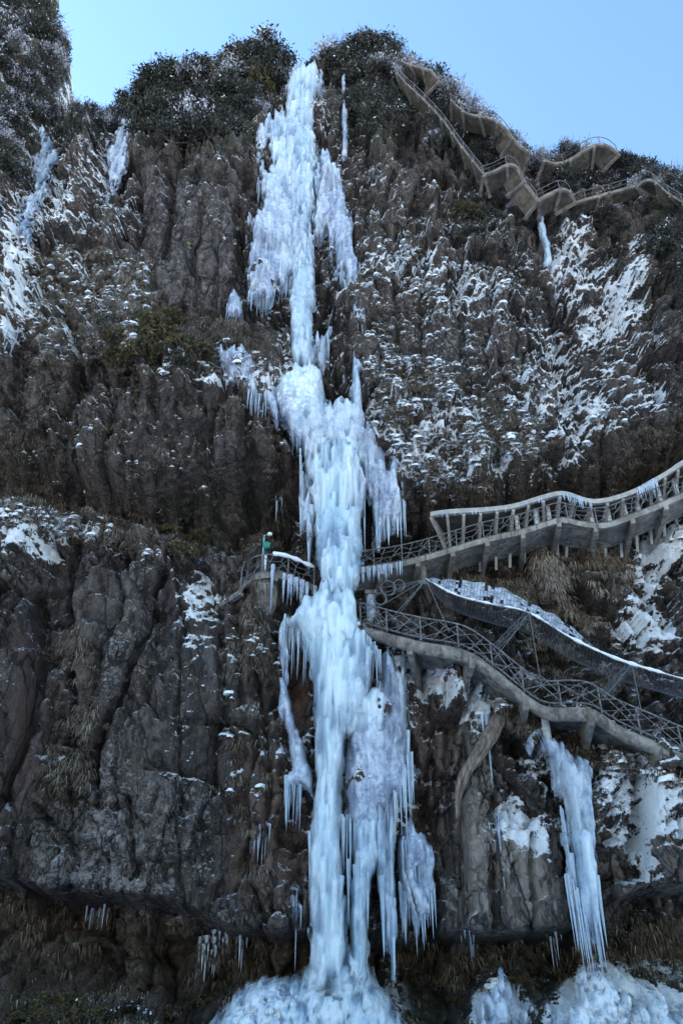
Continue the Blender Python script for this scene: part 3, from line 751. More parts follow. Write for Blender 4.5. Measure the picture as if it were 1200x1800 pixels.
def ice_body(name, poly, T, parent, seed=1, cell=0.13, lift=0.0, rnd=0.9, flute=0.22, lump=0.10, holes=(), base=None, mat=None, jag=5.0, tint=None, gap=0.0, belly=None, fq=1.5, chunk=0.0):
    cell *= 0.52
    """a closed lens-shaped body of ice over the cliff; poly is its outline in the photograph"""
    G = ICEB if base is None else base
    us = np.array([p[0] for p in poly], float); vs_ = np.array([p[1] for p in poly], float)
    P = np.array([at_depth(a, b, 40.0) for a, b in zip(us, vs_)])
    for _ in range(4):
        Yd = mdepth(P[:, 0], P[:, 2], G)-lift; P = np.array([at_depth(a, b, c) for a, b, c in zip(us, vs_, Yd)])
    x0, x1 = P[:, 0].min()-1.0, P[:, 0].max()+1.0; z0, z1 = P[:, 2].min()-1.5, P[:, 2].max()+1.5
    xs = np.arange(x0, x1, cell); zs = np.arange(z0, z1, cell*1.8)
    X, Z = np.meshgrid(xs, zs)
    Yb = mdepth(X, Z, G)-lift
    u, v = proj(X, Yb-0.4*T, Z)
    ju = (noise(X*2.1, Z*0.25, seed)-0.5)*2*jag*1.3; jv = (noise(X*2.6, Z*0.5, seed+1)-0.5)*2*jag*2.0
    ju = ju+(noise(X*6.5, Z*2.0, seed+21)-0.5)*jag*1.8; jv = jv+(noise(X*7.5, Z*1.4, seed+22)-0.5)*jag*3.2
    d = edist(u+ju, v+jv, poly)
    for h in holes: d = np.minimum(d, -edist(u+ju*0.8, v+jv*0.8, h))
    m = metres(u, v, Yb)
    dm = d*m
    if gap:
        gn = ridged(X*1.7+(noise(X*.4, Z*.25, seed+9)-.5)*1.2, Z*0.13, seed+8, 2)
        dm = dm-gap*sstep(0.72, 0.93, gn)*(0.35+1.1*noise(X*.35, Z*.22, seed+10))
    # slide the outermost ring of vertices onto the outline
    gz, gx = np.gradient(dm, zs[1]-zs[0], xs[1]-xs[0]); g2 = np.maximum(gx*gx+gz*gz, 0.2)
    ring = (dm < 0) & (dm > -cell*2.2)
    X = X-np.where(ring, np.clip(dm*gx/g2, -cell, cell), 0); Z = Z-np.where(ring, np.clip(dm*gz/g2, -cell*1.8, cell*1.8), 0)
    h = np.sqrt(np.clip(1-(1-np.clip(dm/rnd, 0, 1))**2, 0, 1))
    fl = (ridged(X*fq*0.8+(noise(X*.5, Z*.3, seed+5)-.5)*.8, Z*0.08, seed+2, 2)-0.55)*flute*1.6
    s1 = strands(X, Z, seed+3, 1.7, 6.5); s2 = strands(X+.13, Z, seed+13, 3.6, 3.2)
    fl = fl+flute*1.7*s1+flute*1.0*s2-flute*0.9
    cl = caul(X, Z, seed+6, 2.1)
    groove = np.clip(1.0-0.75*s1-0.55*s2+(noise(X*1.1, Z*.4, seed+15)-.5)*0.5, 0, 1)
    lp = (fbm(X*1.2, Z*1.0, seed+4, 3)-0.5)*lump*4+(cl-0.6)*lump*1.6+(caul(X+5, Z, seed+7, 4.6)-0.6)*lump*1.0
    tn = look(TINT, u, v) if tint is None else np.full(u.shape, float(tint))
    hh = T*h+h*(fl+lp*(1.25-0.9*tn))
    if chunk:
        k1, q1 = facets(X*1.5, Z*1.7, seed+31, 0.3); k2, q2 = facets(X*3.4, Z*3.4, seed+32, 0.3)
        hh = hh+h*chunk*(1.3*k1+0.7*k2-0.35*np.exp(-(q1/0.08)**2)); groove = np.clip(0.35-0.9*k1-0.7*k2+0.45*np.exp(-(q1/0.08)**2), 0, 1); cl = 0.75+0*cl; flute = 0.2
    if belly is not None:          # list of (v, extra metres) swelling the body at a height
        hh = hh+h*np.interp(v, [b[0] for b in belly], [b[1] for b in belly])
    Yf = Yb+0.35*(1-h)-hh
    Yk = Yb+0.35*(1-h)+0.35*T*h
    keepv = dm > -cell*1.0
    kq = keepv[:-1, :-1] & keepv[1:, :-1] & keepv[:-1, 1:] & keepv[1:, 1:]
    if not kq.any(): return None
    n = X.size
    Ff = grid_faces(*X.shape, keep=kq); Fb = Ff[:, ::-1]+n
    V = np.concatenate([np.stack([X, Yf, Z], -1).reshape(-1, 3), np.stack([X, Yk, Z], -1).reshape(-1, 3)])
    sn = look(SNOWY, u, v)
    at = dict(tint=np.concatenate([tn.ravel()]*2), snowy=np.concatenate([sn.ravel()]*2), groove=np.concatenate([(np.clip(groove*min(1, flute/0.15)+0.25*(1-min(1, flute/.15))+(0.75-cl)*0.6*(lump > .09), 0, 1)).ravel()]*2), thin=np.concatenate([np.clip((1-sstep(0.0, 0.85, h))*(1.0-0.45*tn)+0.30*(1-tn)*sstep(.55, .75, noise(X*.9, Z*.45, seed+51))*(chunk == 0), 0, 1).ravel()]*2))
    V, F, at = compact(V, np.concatenate([Ff, Fb]), at)
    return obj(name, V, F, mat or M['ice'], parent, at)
def icicle_arrays(p, L, r, rng, n=7, lean=0.0):
    """one knobbly icicle hanging from p"""
    rings = [0, 0.10, 0.3, 0.55, 0.8, 1.0]; rr = [1.0, 0.93, 0.74, 0.48, 0.24, 0.03]
    V = []; ph = rng.random()*6
    for t, q in zip(rings, rr):
        q = q*r*(1+0.10*math.sin(9*t+ph))
        for k in range(n):
            a = 2*math.pi*k/n+ph
            V.append((p[0]+q*math.cos(a)*(1+.15*math.sin(3*a))+lean*t*L, p[1]+q*math.sin(a), p[2]+0.12*min(L, 1)-t*L))
    F = [(i*n+k, i*n+(k+1) % n, (i+1)*n+(k+1) % n, (i+1)*n+k) for i in range(len(rings)-1) for k in range(n)]
    return np.array(V), np.array(F)
def icicles(name, specs, parent, tint=0.5, mat=None, snowy=0.0, n=7):
    Vs = []; Fs = []; off = 0; rng = random.Random(len(specs)*13+5)
    for p, L, r in specs:
        V, F = icicle_arrays(p, L, r, rng, n); Vs.append(V); Fs.append(F+off); off += len(V)
    V = np.concatenate(Vs); F = np.concatenate(Fs)
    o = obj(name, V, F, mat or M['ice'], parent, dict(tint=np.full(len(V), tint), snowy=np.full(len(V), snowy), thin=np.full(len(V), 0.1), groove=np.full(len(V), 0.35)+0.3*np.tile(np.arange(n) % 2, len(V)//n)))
    if len(specs) > 1: o['kind'] = 'stuff'
    return o
def fringe(line, n, lmin, lmax, rad=0.055, lift=0.35, base=None, seed=0, fat=1.0, env=None):
    """icicles hung along a pixel polyline, lengths in photograph pixels"""
    rng = random.Random(seed); G = ICEB if base is None else base
    seg = [math.hypot(b[0]-a[0], b[1]-a[1]) for a, b in zip(line[:-1], line[1:])]; tot = sum(seg); out = []
    n = int(n*1.7); rad *= 0.72
    for i in range(n):
        s = tot*(i+rng.random())/n; k = 0
        while k < len(seg)-1 and s > seg[k]: s -= seg[k]; k += 1
        t = s/seg[k]; a, b = line[k], line[k+1]
        u = a[0]+(b[0]-a[0])*t; v = a[1]+(b[1]-a[1])*t
        v += rng.uniform(-7, 5)
        P = at_depth(u, v, 40.0)
        for _ in range(4): P = at_depth(u, v, float(mdepth(P[0], P[2], G))-lift)
        m = float(metres(u, v, P[1])); q = rng.random()
        L = (lmin+(lmax-lmin)*q**1.6)*m/0.86
        out.append((P+np.array([0, (rng.random()-.5)*0.5, 0]), L, max(0.03, min(rad*(0.6+0.8*q)*fat, L*0.10))))
    return out
def one(u, v, u2, v2, w, lift=0.4, base=None):   # a single icicle from pixel to pixel, w px wide
    G = ICEB if base is None else base
    P = at_depth(u, v, 40.0)
    for _ in range(4): P = at_depth(u, v, float(mdepth(P[0], P[2], G))-lift)
    Q = at_depth(u2, v2, P[1]); m = float(metres(u, v, P[1]))
    return (P+np.array([0, 0.15, 0.3]), max(0.2, P[2]-Q[2])+0.3, w*0.42*m)

# --- the main frozen waterfall, one thing with its tiers, columns and icicles as parts
FALL = empty('frozen_waterfall', tuple(at_depth(600, 1790, 34.0)))
tag(FALL, 'tall pale blue frozen waterfall falling in three tiers down the middle of the cliff', 'frozen waterfall')
FI = np.array(FALL.location)
def unparent_fix(o):               # parts are modelled in world space under an Empty that stands at the foot
    o.matrix_parent_inverse = o.parent.matrix_world.inverted() if False else __import__('mathutils').Matrix.Translation(-Vector(o.parent.location))
    return o
def part(o): return unparent_fix(o) if o is not None else None
BODY = {}
BODY[101] = part(ice_body('ice_chute', [(520,118),(545,114),(562,120),(566,150),(556,165),(557,205),(556,250),(560,300),(556,340),(548,380),(530,390),(508,360),(498,300),(492,250),(496,205),(494,190),(500,160),(508,135)], 1.0, FALL, 101, 0.14, 0.45, 0.9, 0.24, 0.05))
BODY[102] = part(ice_body('ice_curtain', [(497,203),(480,205),(462,212),(450,228),(455,260),(452,300),(457,320),(462,345),(453,365),(440,385),(438,420),(434,455),(433,490),(437,520),(448,530),(470,532),(482,520),(486,502),(512,495),(540,490),(553,470),(552,430),(556,380),(560,330),(556,260),(540,215)], 0.85, FALL, 102, 0.13, 0.3, 0.8, 0.30, 0.12, gap=0.28, holes=[[(464,246),(474,244),(474,300),(466,306)]]))
BODY[103] = part(ice_body('ice_curtain', [(556,250),(566,262),(582,276),(596,296),(606,330),(613,368),(621,400),(624,432),(632,470),(633,505),(622,512),(608,495),(596,478),(582,468),(582,430),(566,412),(553,430),(552,330)], 0.7, FALL, 103, 0.13, 0.2, 0.7, 0.22, 0.14, gap=0.28))
BODY[104] = part(ice_body('ice_column', [(512,440),(553,440),(553,500),(551,560),(552,600),(556,645),(516,648),(513,600),(510,560)], 0.8, FALL, 104, 0.11, 0.55, 0.7, 0.24, 0.03))
BODY[105] = part(ice_body('ice_curtain', [(552,592),(575,582),(582,565),(588,575),(580,600),(576,640),(560,650),(552,640)], 0.35, FALL, 105, 0.12, 0.2, 0.5, 0.12, 0.10, gap=0.22))
BODY[106] = part(ice_body('ice_dome', [(480,655),(500,641),(520,633),(545,633),(563,645),(571,665),(576,700),(600,740),(610,790),(560,800),(530,780),(505,750),(485,720),(478,690)], 1.5, FALL, 106, 0.13, 0.25, 1.6, 0.10, 0.22, fq=0.9))
BODY[107] = part(ice_body('ice_column', [(617,604),(632,640),(635,700),(645,740),(630,760),(612,740),(610,690),(611,640)], 0.75, FALL, 107, 0.11, 0.25, 0.6, 0.22, 0.05))
BODY[108] = part(ice_body('ice_curtain', [(505,740),(540,720),(590,692),(608,700),(640,720),(668,770),(692,800),(706,832),(713,870),(710,905),(700,930),(690,945),(676,960),(660,965),(650,950),(655,900),(645,860),(632,830),(620,860),(560,870),(540,835),(528,800),(512,770)], 0.95, FALL, 108, 0.13, 0.2, 1.1, 0.22, 0.18, gap=0.30))
BODY[109] = part(ice_body('ice_column', [(540,800),(600,760),(632,790),(640,840),(640,930),(636,975),(628,1020),(618,1060),(575,1060),(565,1010),(556,985),(548,950),(545,900),(538,860)], 1.05, FALL, 109, 0.11, 0.85, 1.0, 0.34, 0.03, fq=1.1))
BODY[110] = part(ice_body('ice_column', [(527,850),(545,830),(556,860),(552,900),(548,945),(540,930),(530,938),(524,905)], 0.5, FALL, 110, 0.11, 0.6, 0.5, 0.28, 0.03, gap=0.22))
BODY[111] = part(ice_body('ice_dome', [(560,1010),(600,1030),(622,1040),(630,1080),(650,1118),(668,1142),(660,1165),(600,1170),(545,1150),(520,1110),(500,1092),(512,1072),(540,1042)], 1.5, FALL, 111, 0.13, 0.55, 1.4, 0.18, 0.10))
BODY[112] = part(ice_body('ice_curtain', [(497,1075),(512,1085),(506,1120),(507,1170),(500,1195),(494,1170),(492,1110)], 0.35, FALL, 112, 0.11, 0.4, 0.4, 0.16, 0.05, gap=0.17))
BODY[113] = part(ice_body('ice_column', [(520,1085),(560,1080),(640,1110),(660,1150),(655,1200),(640,1260),(610,1300),(604,1400),(606,1500),(609,1600),(610,1740),(545,1745),(540,1640),(541,1560),(543,1480),(549,1400),(557,1370),(555,1300),(552,1240),(545,1170),(540,1120)], 1.1, FALL, 113, 0.12, 0.7, 1.0, 0.34, 0.04, fq=1.1, belly=[(1080,.3),(1250,.5),(1400,.2),(1700,.4)]))
BODY[114] = part(ice_body('ice_curtain', [(655,1140),(690,1150),(716,1190),(724,1250),(722,1310),(724,1350),(716,1380),(700,1400),(690,1420),(690,1470),(640,1480),(600,1460),(598,1360),(605,1290),(640,1240),(655,1190)], 0.95, FALL, 114, 0.13, 0.3, 1.1, 0.22, 0.20, gap=0.10))
BODY[115] = part(ice_body('ice_column', [(608,1430),(660,1430),(664,1480),(660,1530),(650,1545),(647,1600),(646,1730),(616,1730),(612,1600),(610,1520)], 0.75, FALL, 115, 0.11, 0.75, 0.6, 0.30, 0.03, gap=0.19))
BODY[116] = part(ice_body('ice_column', [(655,1400),(688,1410),(690,1480),(694,1560),(698,1640),(700,1700),(693,1738),(684,1715),(676,1670),(670,1610),(664,1540),(658,1480)], 0.6, FALL, 116, 0.11, 0.7, 0.6, 0.30, 0.03, gap=0.17))
# rounded caps on the lower tier
for k, (u_, v_, w_, h_) in enumerate([(600,1128,30,46),(618,1172,30,50),(578,1185,26,44),(648,1232,34,44),(612,1222,26,36),(640,1262,40,34),(590,1240,30,50)]):
    ang = np.linspace(0, 2*math.pi, 15)[:-1]
    poly = [(u_+w_*math.cos(a), v_+(h_*0.65 if math.sin(a) < 0 else h_*1.2)*math.sin(a)) for a in ang]
    part(ice_body('ice_cap', poly, 0.45, FALL, 130+k, 0.10, 1.15, 0.9, 0.14, 0.06, jag=3, tint=0.85))
part(ice_body('ice_mound', [(545,1668),(580,1648),(610,1652),(640,1655),(652,1680),(672,1715),(695,1752),(716,1792),(760,1900),(300,1900),(362,1800),(396,1756),(432,1726),(480,1714),(522,1710),(538,1690)], 2.4, FALL, 117, 0.13, -0.2, 3.2, 0.03, 0.40, fq=0.7, jag=5, tint=0.75, chunk=0.42,
     base=ICEB))
FR = []
FR += fringe([(438,512),(450,522),(470,528),(484,508),(500,498),(514,496)], 34, 14, 46, 0.07, 0.5, seed=1)
FR += fringe([(596,478),(612,500),(632,500)], 14, 12, 44, 0.07, 0.4, seed=2)
FR += fringe([(452,230),(452,300),(458,330)], 10, 20, 60, 0.06, 0.4, seed=3)
icicles('icicle_fringe', FR, BODY[102], 0.55)
FR = fringe([(528,800),(534,860),(545,880)], 14, 25, 75, 0.08, 0.7, seed=4)+fringe([(655,860),(680,900),(712,880)], 22, 30, 80, 0.08, 0.5, seed=5)+fringe([(640,840),(640,930)], 10, 30, 80, 0.07, 0.5, seed=6)
FR += fringe([(552,620),(580,596)], 9, 20, 60, 0.06, 0.3, seed=7)
icicles('icicle_fringe', FR, BODY[108], 0.45)
FR = fringe([(500,1090),(540,1092)], 16, 40, 110, 0.06, 0.7, seed=8)+fringe([(690,1370),(724,1330)], 18, 40, 110, 0.08, 0.6, seed=9)+fringe([(600,1440),(660,1450),(690,1430)], 26, 40, 120, 0.08, 0.8, seed=10)
FR += fringe([(612,1110),(650,1130),(668,1150)], 18, 30, 70, 0.06, 1.3, seed=11)+fringe([(560,1110),(612,1110)], 12, 30, 70, 0.07, 1.6, seed=12)
icicles('icicle_fringe', FR, BODY[114], 0.6)
for sp in [one(530,880,533,945,13,.8), one(545,900,560,1006,22,1.0), one(566,930,572,1015,14,1.2), one(690,1380,693,1500,16,.7), one(716,1300,714,1395,13,.6), one(706,1330,704,1430,12,.6),
           one(680,870,672,960,18,.6), one(697,880,688,945,15,.6), one(660,860,655,965,15,.7), one(546,1480,541,1590,13,1.0), one(556,1560,552,1680,16,1.2), one(596,1560,598,1660,20,1.4), one(575,1540,575,1670,22,1.5),
           one(628,1540,632,1665,20,1.3), one(645,1530,641,1640,14,1.2), one(672,1560,682,1690,17,1.1), one(690,1600,694,1735,15,1.1), one(612,1530,613,1640,10,1.1), one(444,500,452,545,11,.7), one(462,500,470,552,12,.7), one(476,490,484,538,11,.7)]:
    vz = proj(*sp[0])[1]; icicles('icicle', [sp], BODY[102 if vz < 600 else 109 if vz < 1020 else 114 if vz < 1420 else 113], 0.75, n=9)

# --- other frozen falls and icicle groups, each a thing of its own
def ice_thing(name, label, bodies, fr=None, big=(), tint=None, group=None, cat='icefall'):
    allp = bodies[0]['poly'] if bodies else None
    if allp is not None: u_, v_ = sum(p[0] for p in allp)/len(allp), max(p[1] for p in allp)
    else: u_, v_ = big[0][2], big[0][3]
    P, _ = hit(u_, min(v_, 1795))
    e = empty(name, tuple(P)); tag(e, label, cat, group)
    o = None
    for b in bodies: o = part(ice_body(parent=e, **b)) or o
    if fr: icicles('icicle_fringe', fr, o, 0.45 if tint is None else tint)
    for g in big: icicles('icicle', [one(*g)], o, 0.7 if tint is None else tint, n=9)
    return e
B = dict
ice_thing('icefall', 'broad frozen spill below the lower walkway at right, ending in long icicles', [
    B(name='ice_curtain', poly=[(930,1285),(955,1290),(1000,1310),(1030,1340),(1042,1380),(1045,1440),(1052,1500),(1050,1560),(1035,1580),(1020,1570),(1000,1520),(988,1460),(980,1400),(965,1350)], T=0.7, seed=201, gap=0.28, lift=0.3, rnd=0.8, flute=0.34, lump=0.20, jag=8),
    B(name='ice_column', poly=[(990,1450),(1045,1470),(1058,1560),(1062,1640),(1055,1660),(1046,1690),(1034,1650),(1018,1600),(1005,1540)], T=0.55, seed=202, gap=0.22, lift=0.55, rnd=0.6, flute=0.30, lump=0.03),
    ], fringe([(995,1540),(1020,1590),(1050,1600)], 26, 40, 110, 0.07, 0.8, seed=20)+fringe([(985,1420),(1000,1520)], 14, 50, 120, 0.05, .5, seed=21),
    [(1040,1560,1047,1695,17,.9),(1052,1560,1060,1672,15,.9),(1022,1540,1028,1660,14,.8),(1008,1520,1018,1625,12,.8)])
ice_thing('ice_mound', 'snowy ice mound under the right hand icefall at the bottom edge', [
    B(name='mound_body', poly=[(1032,1692),(1050,1692),(1062,1712),(1100,1735),(1160,1760),(1240,1775),(1260,1900),(960,1900),(985,1800),(1015,1760),(1030,1730)], T=1.3, seed=203, lift=0.0, rnd=2.0, flute=0.04, lump=0.30, fq=.7, tint=.6, jag=9, chunk=0.4)], cat='ice mound')
ice_thing('ice_mound', 'small lumpy snow covered ice heap at the bottom between the two falls', [
    B(name='mound_body', poly=[(842,1800),(846,1760),(866,1735),(882,1712),(898,1730),(902,1770),(925,1800),(930,1900),(820,1900)], T=0.7, seed=204, lift=0.1, rnd=1.0, flute=0.06, lump=0.30, tint=.4, jag=10, chunk=0.4)], cat='ice mound')
ice_thing('ice_curtain', 'frosted ice curtain hanging just right of the main fall, low on the cliff', [
    B(name='curtain_body', poly=[(700,1455),(720,1440),(745,1465),(765,1500),(762,1560),(764,1600),(740,1620),(720,1610),(700,1560),(694,1500)], T=0.5, seed=205, gap=0.25, lift=0.25, rnd=0.7, flute=0.24, lump=0.20)],
    fringe([(700,1560),(730,1590),(764,1570)], 26, 25, 75, 0.06, 0.5, seed=22)+fringe([(705,1480),(755,1500)], 20, 30, 70, .05, .6, seed=23))
ice_thing('ice_ribbon', 'slanting ice ribbon left of the main fall above a brown ledge', [
    B(name='ribbon_body', poly=[(488,1180),(498,1175),(512,1230),(530,1300),(546,1360),(552,1395),(536,1390),(520,1385),(500,1390),(497,1370),(512,1350),(505,1300),(490,1240)], T=0.4, seed=206, lift=0.3, rnd=0.5, flute=0.10, lump=0.14, jag=3)],
    fringe([(498,1380),(530,1385)], 8, 30, 70, .06, .4, seed=24), [(504,1380,506,1455,13,.5)])
ice_thing('ice_ribbon', 'thin ice ribbon below the upper stairway at the head of the right snow fan', [
    B(name='ribbon_body', poly=[(946,370),(954,368),(960,400),(967,430),(972,462),(956,470),(954,430),(948,400)], T=0.4, seed=207, lift=0.3, rnd=0.5, flute=0.14, lump=0.06, jag=2)])
ice_thing('ice_ribbon', 'narrow vertical ice streak right beside the head of the main fall', [
    B(name='ribbon_body', poly=[(600,130),(608,130),(608,170),(612,200),(610,270),(600,272),(600,200)], T=0.35, seed=208, lift=0.35, rnd=0.4, flute=0.12, lump=0.08, jag=2, cell=0.10)])
ice_thing('icefall', 'small fluted icefall below the rim in the left gully', [
    B(name='curtain_body', poly=[(206,215),(240,195),(238,230),(228,260),(215,300),(200,330),(182,345),(186,300),(196,250)], T=0.28, seed=209, gap=0.35, lift=0.55, rnd=0.5, flute=0.24, lump=0.10, jag=8, tint=0.15, base=SOFT)])
ice_thing('icefall', 'shaded blue ice chute in the dark gully at far left', [
    B(name='chute_body', poly=[(68,215),(90,250),(98,290),(84,320),(72,350),(58,390),(40,415),(30,400),(44,350),(58,300),(66,260)], T=0.28, seed=210, gap=0.3, lift=0.55, rnd=0.5, flute=0.24, lump=0.08, jag=9, tint=0.2, base=SOFT)])
ice_thing('icicle_cluster', 'short icicle cluster under the left end of the upper overhang', [
    B(name='ice_crust', poly=[(402,515),(412,508),(424,530),(426,548),(400,550)], T=0.3, seed=211, lift=0.2, rnd=0.4, flute=0.14, lump=0.06, jag=2)],
    fringe([(400,535),(426,535)], 14, 15, 45, .06, .4, seed=25), cat='icicles')
ice_thing('icicle_cluster', 'frozen seep with icicles on the snowy ledge left of the ice dome', [
    B(name='ice_crust', poly=[(385,606),(420,612),(455,626),(482,652),(492,690),(500,735),(480,745),(462,715),(440,690),(415,660),(390,640)], T=0.5, seed=212, lift=0.2, rnd=0.7, flute=0.12, lump=0.18)],
    fringe([(436,690),(482,705)], 18, 15, 50, .06, .5, seed=26), cat='icicles')
def cluster(label, line, n, l0, l1, rad=.06, lift=.35, seed=0, tint=0.2, base=None):
    rng = random.Random(seed); sp = []; (ua, va), (ub, vb) = line; n = int(n*1.6)
    e = None
    for i in range(n):
        t = rng.random(); u = ua+(ub-ua)*t+rng.uniform(-6, 6); v = va+(vb-va)*t+rng.uniform(-16, 16)
        P, _ = hit(u, v); m = float(metres(u, v, P[1])); q = rng.random()**2.2
        env = 0.45+0.55*math.sin(math.pi*min(1, max(0, t)))
        L = (l0*0.35+(l1-l0*0.35)*q)*env*m/0.86
        sp.append((P+np.array([0, -0.10*rng.random(), 0.1]), L, max(0.022, min(rad*(0.45+0.8*q), L*0.09))))
    e = empty('icicle_cluster', tuple(sp[0][0])); tag(e, label, 'icicles')
    srt = sorted(sp, key=lambda s: s[0][0])
    mb = MB(); pts = [s[0]+np.array([0, 0.12, 0.08]) for s in srt[::max(1, len(srt)//7)]]
    o = e
    if len(pts) > 2:
        mb.tube(pts, [0.02+0.06*rng.random() for _ in pts], 5); o = part(mb.build('ice_crust', M['ice'], e, True))
    half = sorted(sp, key=lambda s: -s[1])
    for s in half[:4]:
        k = icicles('icicle', [s], o, tint)
        if o is e: part(k)
    k = icicles('icicle_fringe', half[4:], o, tint)
    if o is e: part(k)
cluster('tall thin icicles under the roof of the lowest left undercut', [(158,1604),(190,1606)], 14, 50, 100, .05, .1, 31)
cluster('icicle curtain low in the undercut left of the snow mound', [(352,1664),(398,1655)], 22, 40, 85, .08, .1, 32, .5)
cluster('short pale icicles in the undercut just left of the mound', [(412,1660),(432,1658)], 9, 35, 65, .07, .1, 33, .4)
cluster('thin icicle string close along the left edge of the lowest column', [(512,1585),(528,1590)], 12, 50, 110, .045, .3, 34)
cluster('drooping icicles below a grass tuft on the brown slab', [(440,1478),(475,1450)], 14, 30, 80, .05, .25, 35)
cluster('icicle row under the tan overhang left of the right icefall', [(960,1650),(985,1655)], 8, 25, 60, .05, .1, 36)
cluster('few thin icicles under the tan overhang near the frosted curtain', [(810,1650),(840,1655)], 8, 20, 50, .045, .1, 37)
cluster('long slender icicle beside the rock column right of the main fall', [(848,1265),(856,1268)], 5, 60, 128, .09, .5, 38, .5)
cluster('streaming icicles on the tan slab below the hanging dead trunk', [(864,1448),(880,1452)], 9, 50, 120, .05, .4, 39)
cluster('lone pair of icicles hanging over the lookout railing', [(488,884),(493,886)], 5, 25, 62, .08, .5, 40, .6)
cluster('icicles beneath the iced far left ledge', [(4,596),(40,590)], 12, 15, 40, .06, .3, 41)
cluster('icicle fringe below the right arm of the upper fall', [(622,545),(640,560)], 10, 20, 60, .05, .3, 42)
# ------------------------------------------------------------------ plants
def hit_any(u, v):
    d = ray(u, v); d = d/np.linalg.norm(d)
    r1 = BVH.ray_cast(Vector(CAM), Vector(d)); r2 = CBVH.ray_cast(Vector(CAM), Vector(d))
    c = [r for r in (r1, r2) if r[0] is not None]
    if not c: return None
    r = min(c, key=lambda q: q[3]); n = np.array(r[1])
    return np.array(r[0]), (n if n[1] < 0 else -n)
rg = np.random.default_rng(11)
def leaf_cloud(cent, per, size, spread, rng):
    """many small leaf quads round clump centres; returns V, F, var"""
    n = len(cent)*per
    c = np.repeat(cent, per, 0)+rng.normal(0, 1, (n, 3))*spread
    a = rng.normal(0, 1, (n, 3)); a /= np.linalg.norm(a, axis=1)[:, None]
    b = np.cross(a, rng.normal(0, 1, (n, 3))); b /= np.linalg.norm(b, axis=1)[:, None]
    s = size*(0.6+0.8*rng.random(n))[:, None]
    V = np.stack([c-a*s, c-b*s*0.42, c+a*s, c+b*s*0.42], 1).reshape(-1, 3)
    F = np.arange(n*4).reshape(-1, 4)
    var = np.repeat(np.clip(np.repeat(rng.random(len(cent)), per)*0.65+rng.random(n)*0.35, 0, 1), 4)
    return V, F, var
def clump_centres(k, rng, flat=0.75):
    p = rng.normal(0, 1, (k, 3)); p /= np.linalg.norm(p, axis=1)[:, None]
    p *= (0.35+0.6*rng.random(k)**0.5)[:, None]
    p[:, 2] = np.abs(p[:, 2])*flat*1.2-0.15
    return p
def branch_mesh(name, rng, k=9, reach=1.0, mat=None, thick=0.035):
    mb = MB()
    for _ in range(k):
        a = rng.random()*2*math.pi; e = 0.25+rng.random()*1.1
        d = np.array([math.cos(a)*math.cos(e), math.sin(a)*math.cos(e), math.sin(e)])*reach*(0.7+0.4*rng.random())
        mid = d*0.5+rng.normal(0, .08, 3)
        mb.tube([(0, 0, -0.25), mid, d], [thick, thick*.6, thick*.2], 4)
        for _ in range(3):
            q = d*(0.4+0.5*rng.random()); mb.tube([q, q+rng.normal(0, .22, 3)+np.array([0, 0, .12])], [thick*.4, thick*.12], 3)
    return mb.mesh(name, mat or M['twig'])
def shrub_protos(kind, n):
    out = []
    for i in range(n):
        rng = np.random.default_rng(100*i+{'dark': 1, 'tan': 2, 'frost': 3}[kind])
        cc = clump_centres({'dark': 34, 'tan': 40, 'frost': 30}[kind], rng, {'dark': .8, 'tan': .55, 'frost': .8}[kind])
        d = {}
        if kind == 'dark':
            V, F, va = leaf_cloud(cc, 38, 0.072, 0.125, rng); d['foliage'] = make_mesh('foliage', V, F, M['leaf'], {'var': va}, False)
        elif kind == 'tan':
            V, F, va = leaf_cloud(cc, 24, 0.10, 0.10, rng); d['foliage'] = make_mesh('foliage', V, F, M['leaf_tan'], {'var': va}, False)
        else:
            V, F, va = leaf_cloud(cc, 36, 0.062, 0.14, rng); d['foliage'] = make_mesh('foliage', V, F, M['frost'], {'var': va}, False)
        d['branches'] = branch_mesh('branches', rng, {'dark': 14, 'tan': 10, 'frost': 18}[kind], 1.12 if kind != 'frost' else 1.25, None, 0.028)
        top = cc[(cc[:, 2] > 0.0)]
        kk = {'dark': 12, 'tan': 4, 'frost': 13}[kind]
        sel = top[rng.permutation(len(top))[:kk]]+np.array([0, -0.03, 0.07])
        V, F, va = leaf_cloud(sel, 8, 0.060, 0.07, rng); d['snow_cover'] = make_mesh('snow_cover', V, F, M['snow'], None, False)
        out.append(d)
    return out
PROTO = {'dark': shrub_protos('dark', 6), 'tan': shrub_protos('tan', 4), 'frost': shrub_protos('frost', 5)}
ONES = ['first', 'second', 'third', 'fourth', 'fifth', 'sixth', 'seventh', 'eighth', 'ninth', 'tenth', 'eleventh', 'twelfth', 'thirteenth', 'fourteenth', 'fifteenth', 'sixteenth', 'seventeenth', 'eighteenth', 'nineteenth']
def ordinal(n):
    if n < 20: return ONES[n-1]
    t = {2: ('twenty', 'twentieth'), 3: ('thirty', 'thirtieth'), 4: ('forty', 'fortieth'), 5: ('fifty', 'fiftieth')}[n//10]
    return t[1] if n % 10 == 0 else t[0]+'-'+ONES[n % 10-1]
LOOK = {'dark': ('evergreen_shrub', 'dark evergreen shrub'), 'tan': ('brown_shrub', 'brown winter shrub'), 'frost': ('frosted_shrub', 'frosted grey shrub')}
def spread(poly, n, gap, rng):
    xs = [p[0] for p in poly]; ys = [p[1] for p in poly]; out = []; tries = 0
    while len(out) < n and tries < 4000:
        tries += 1
        u = rng.uniform(min(xs), max(xs)); v = rng.uniform(min(ys), max(ys))
        if not inside(poly, np.array([u]), np.array([v]))[0]: continue
        if all(math.hypot(u-a, v-b) > gap for a, b in out): out.append((u, v))
    return out
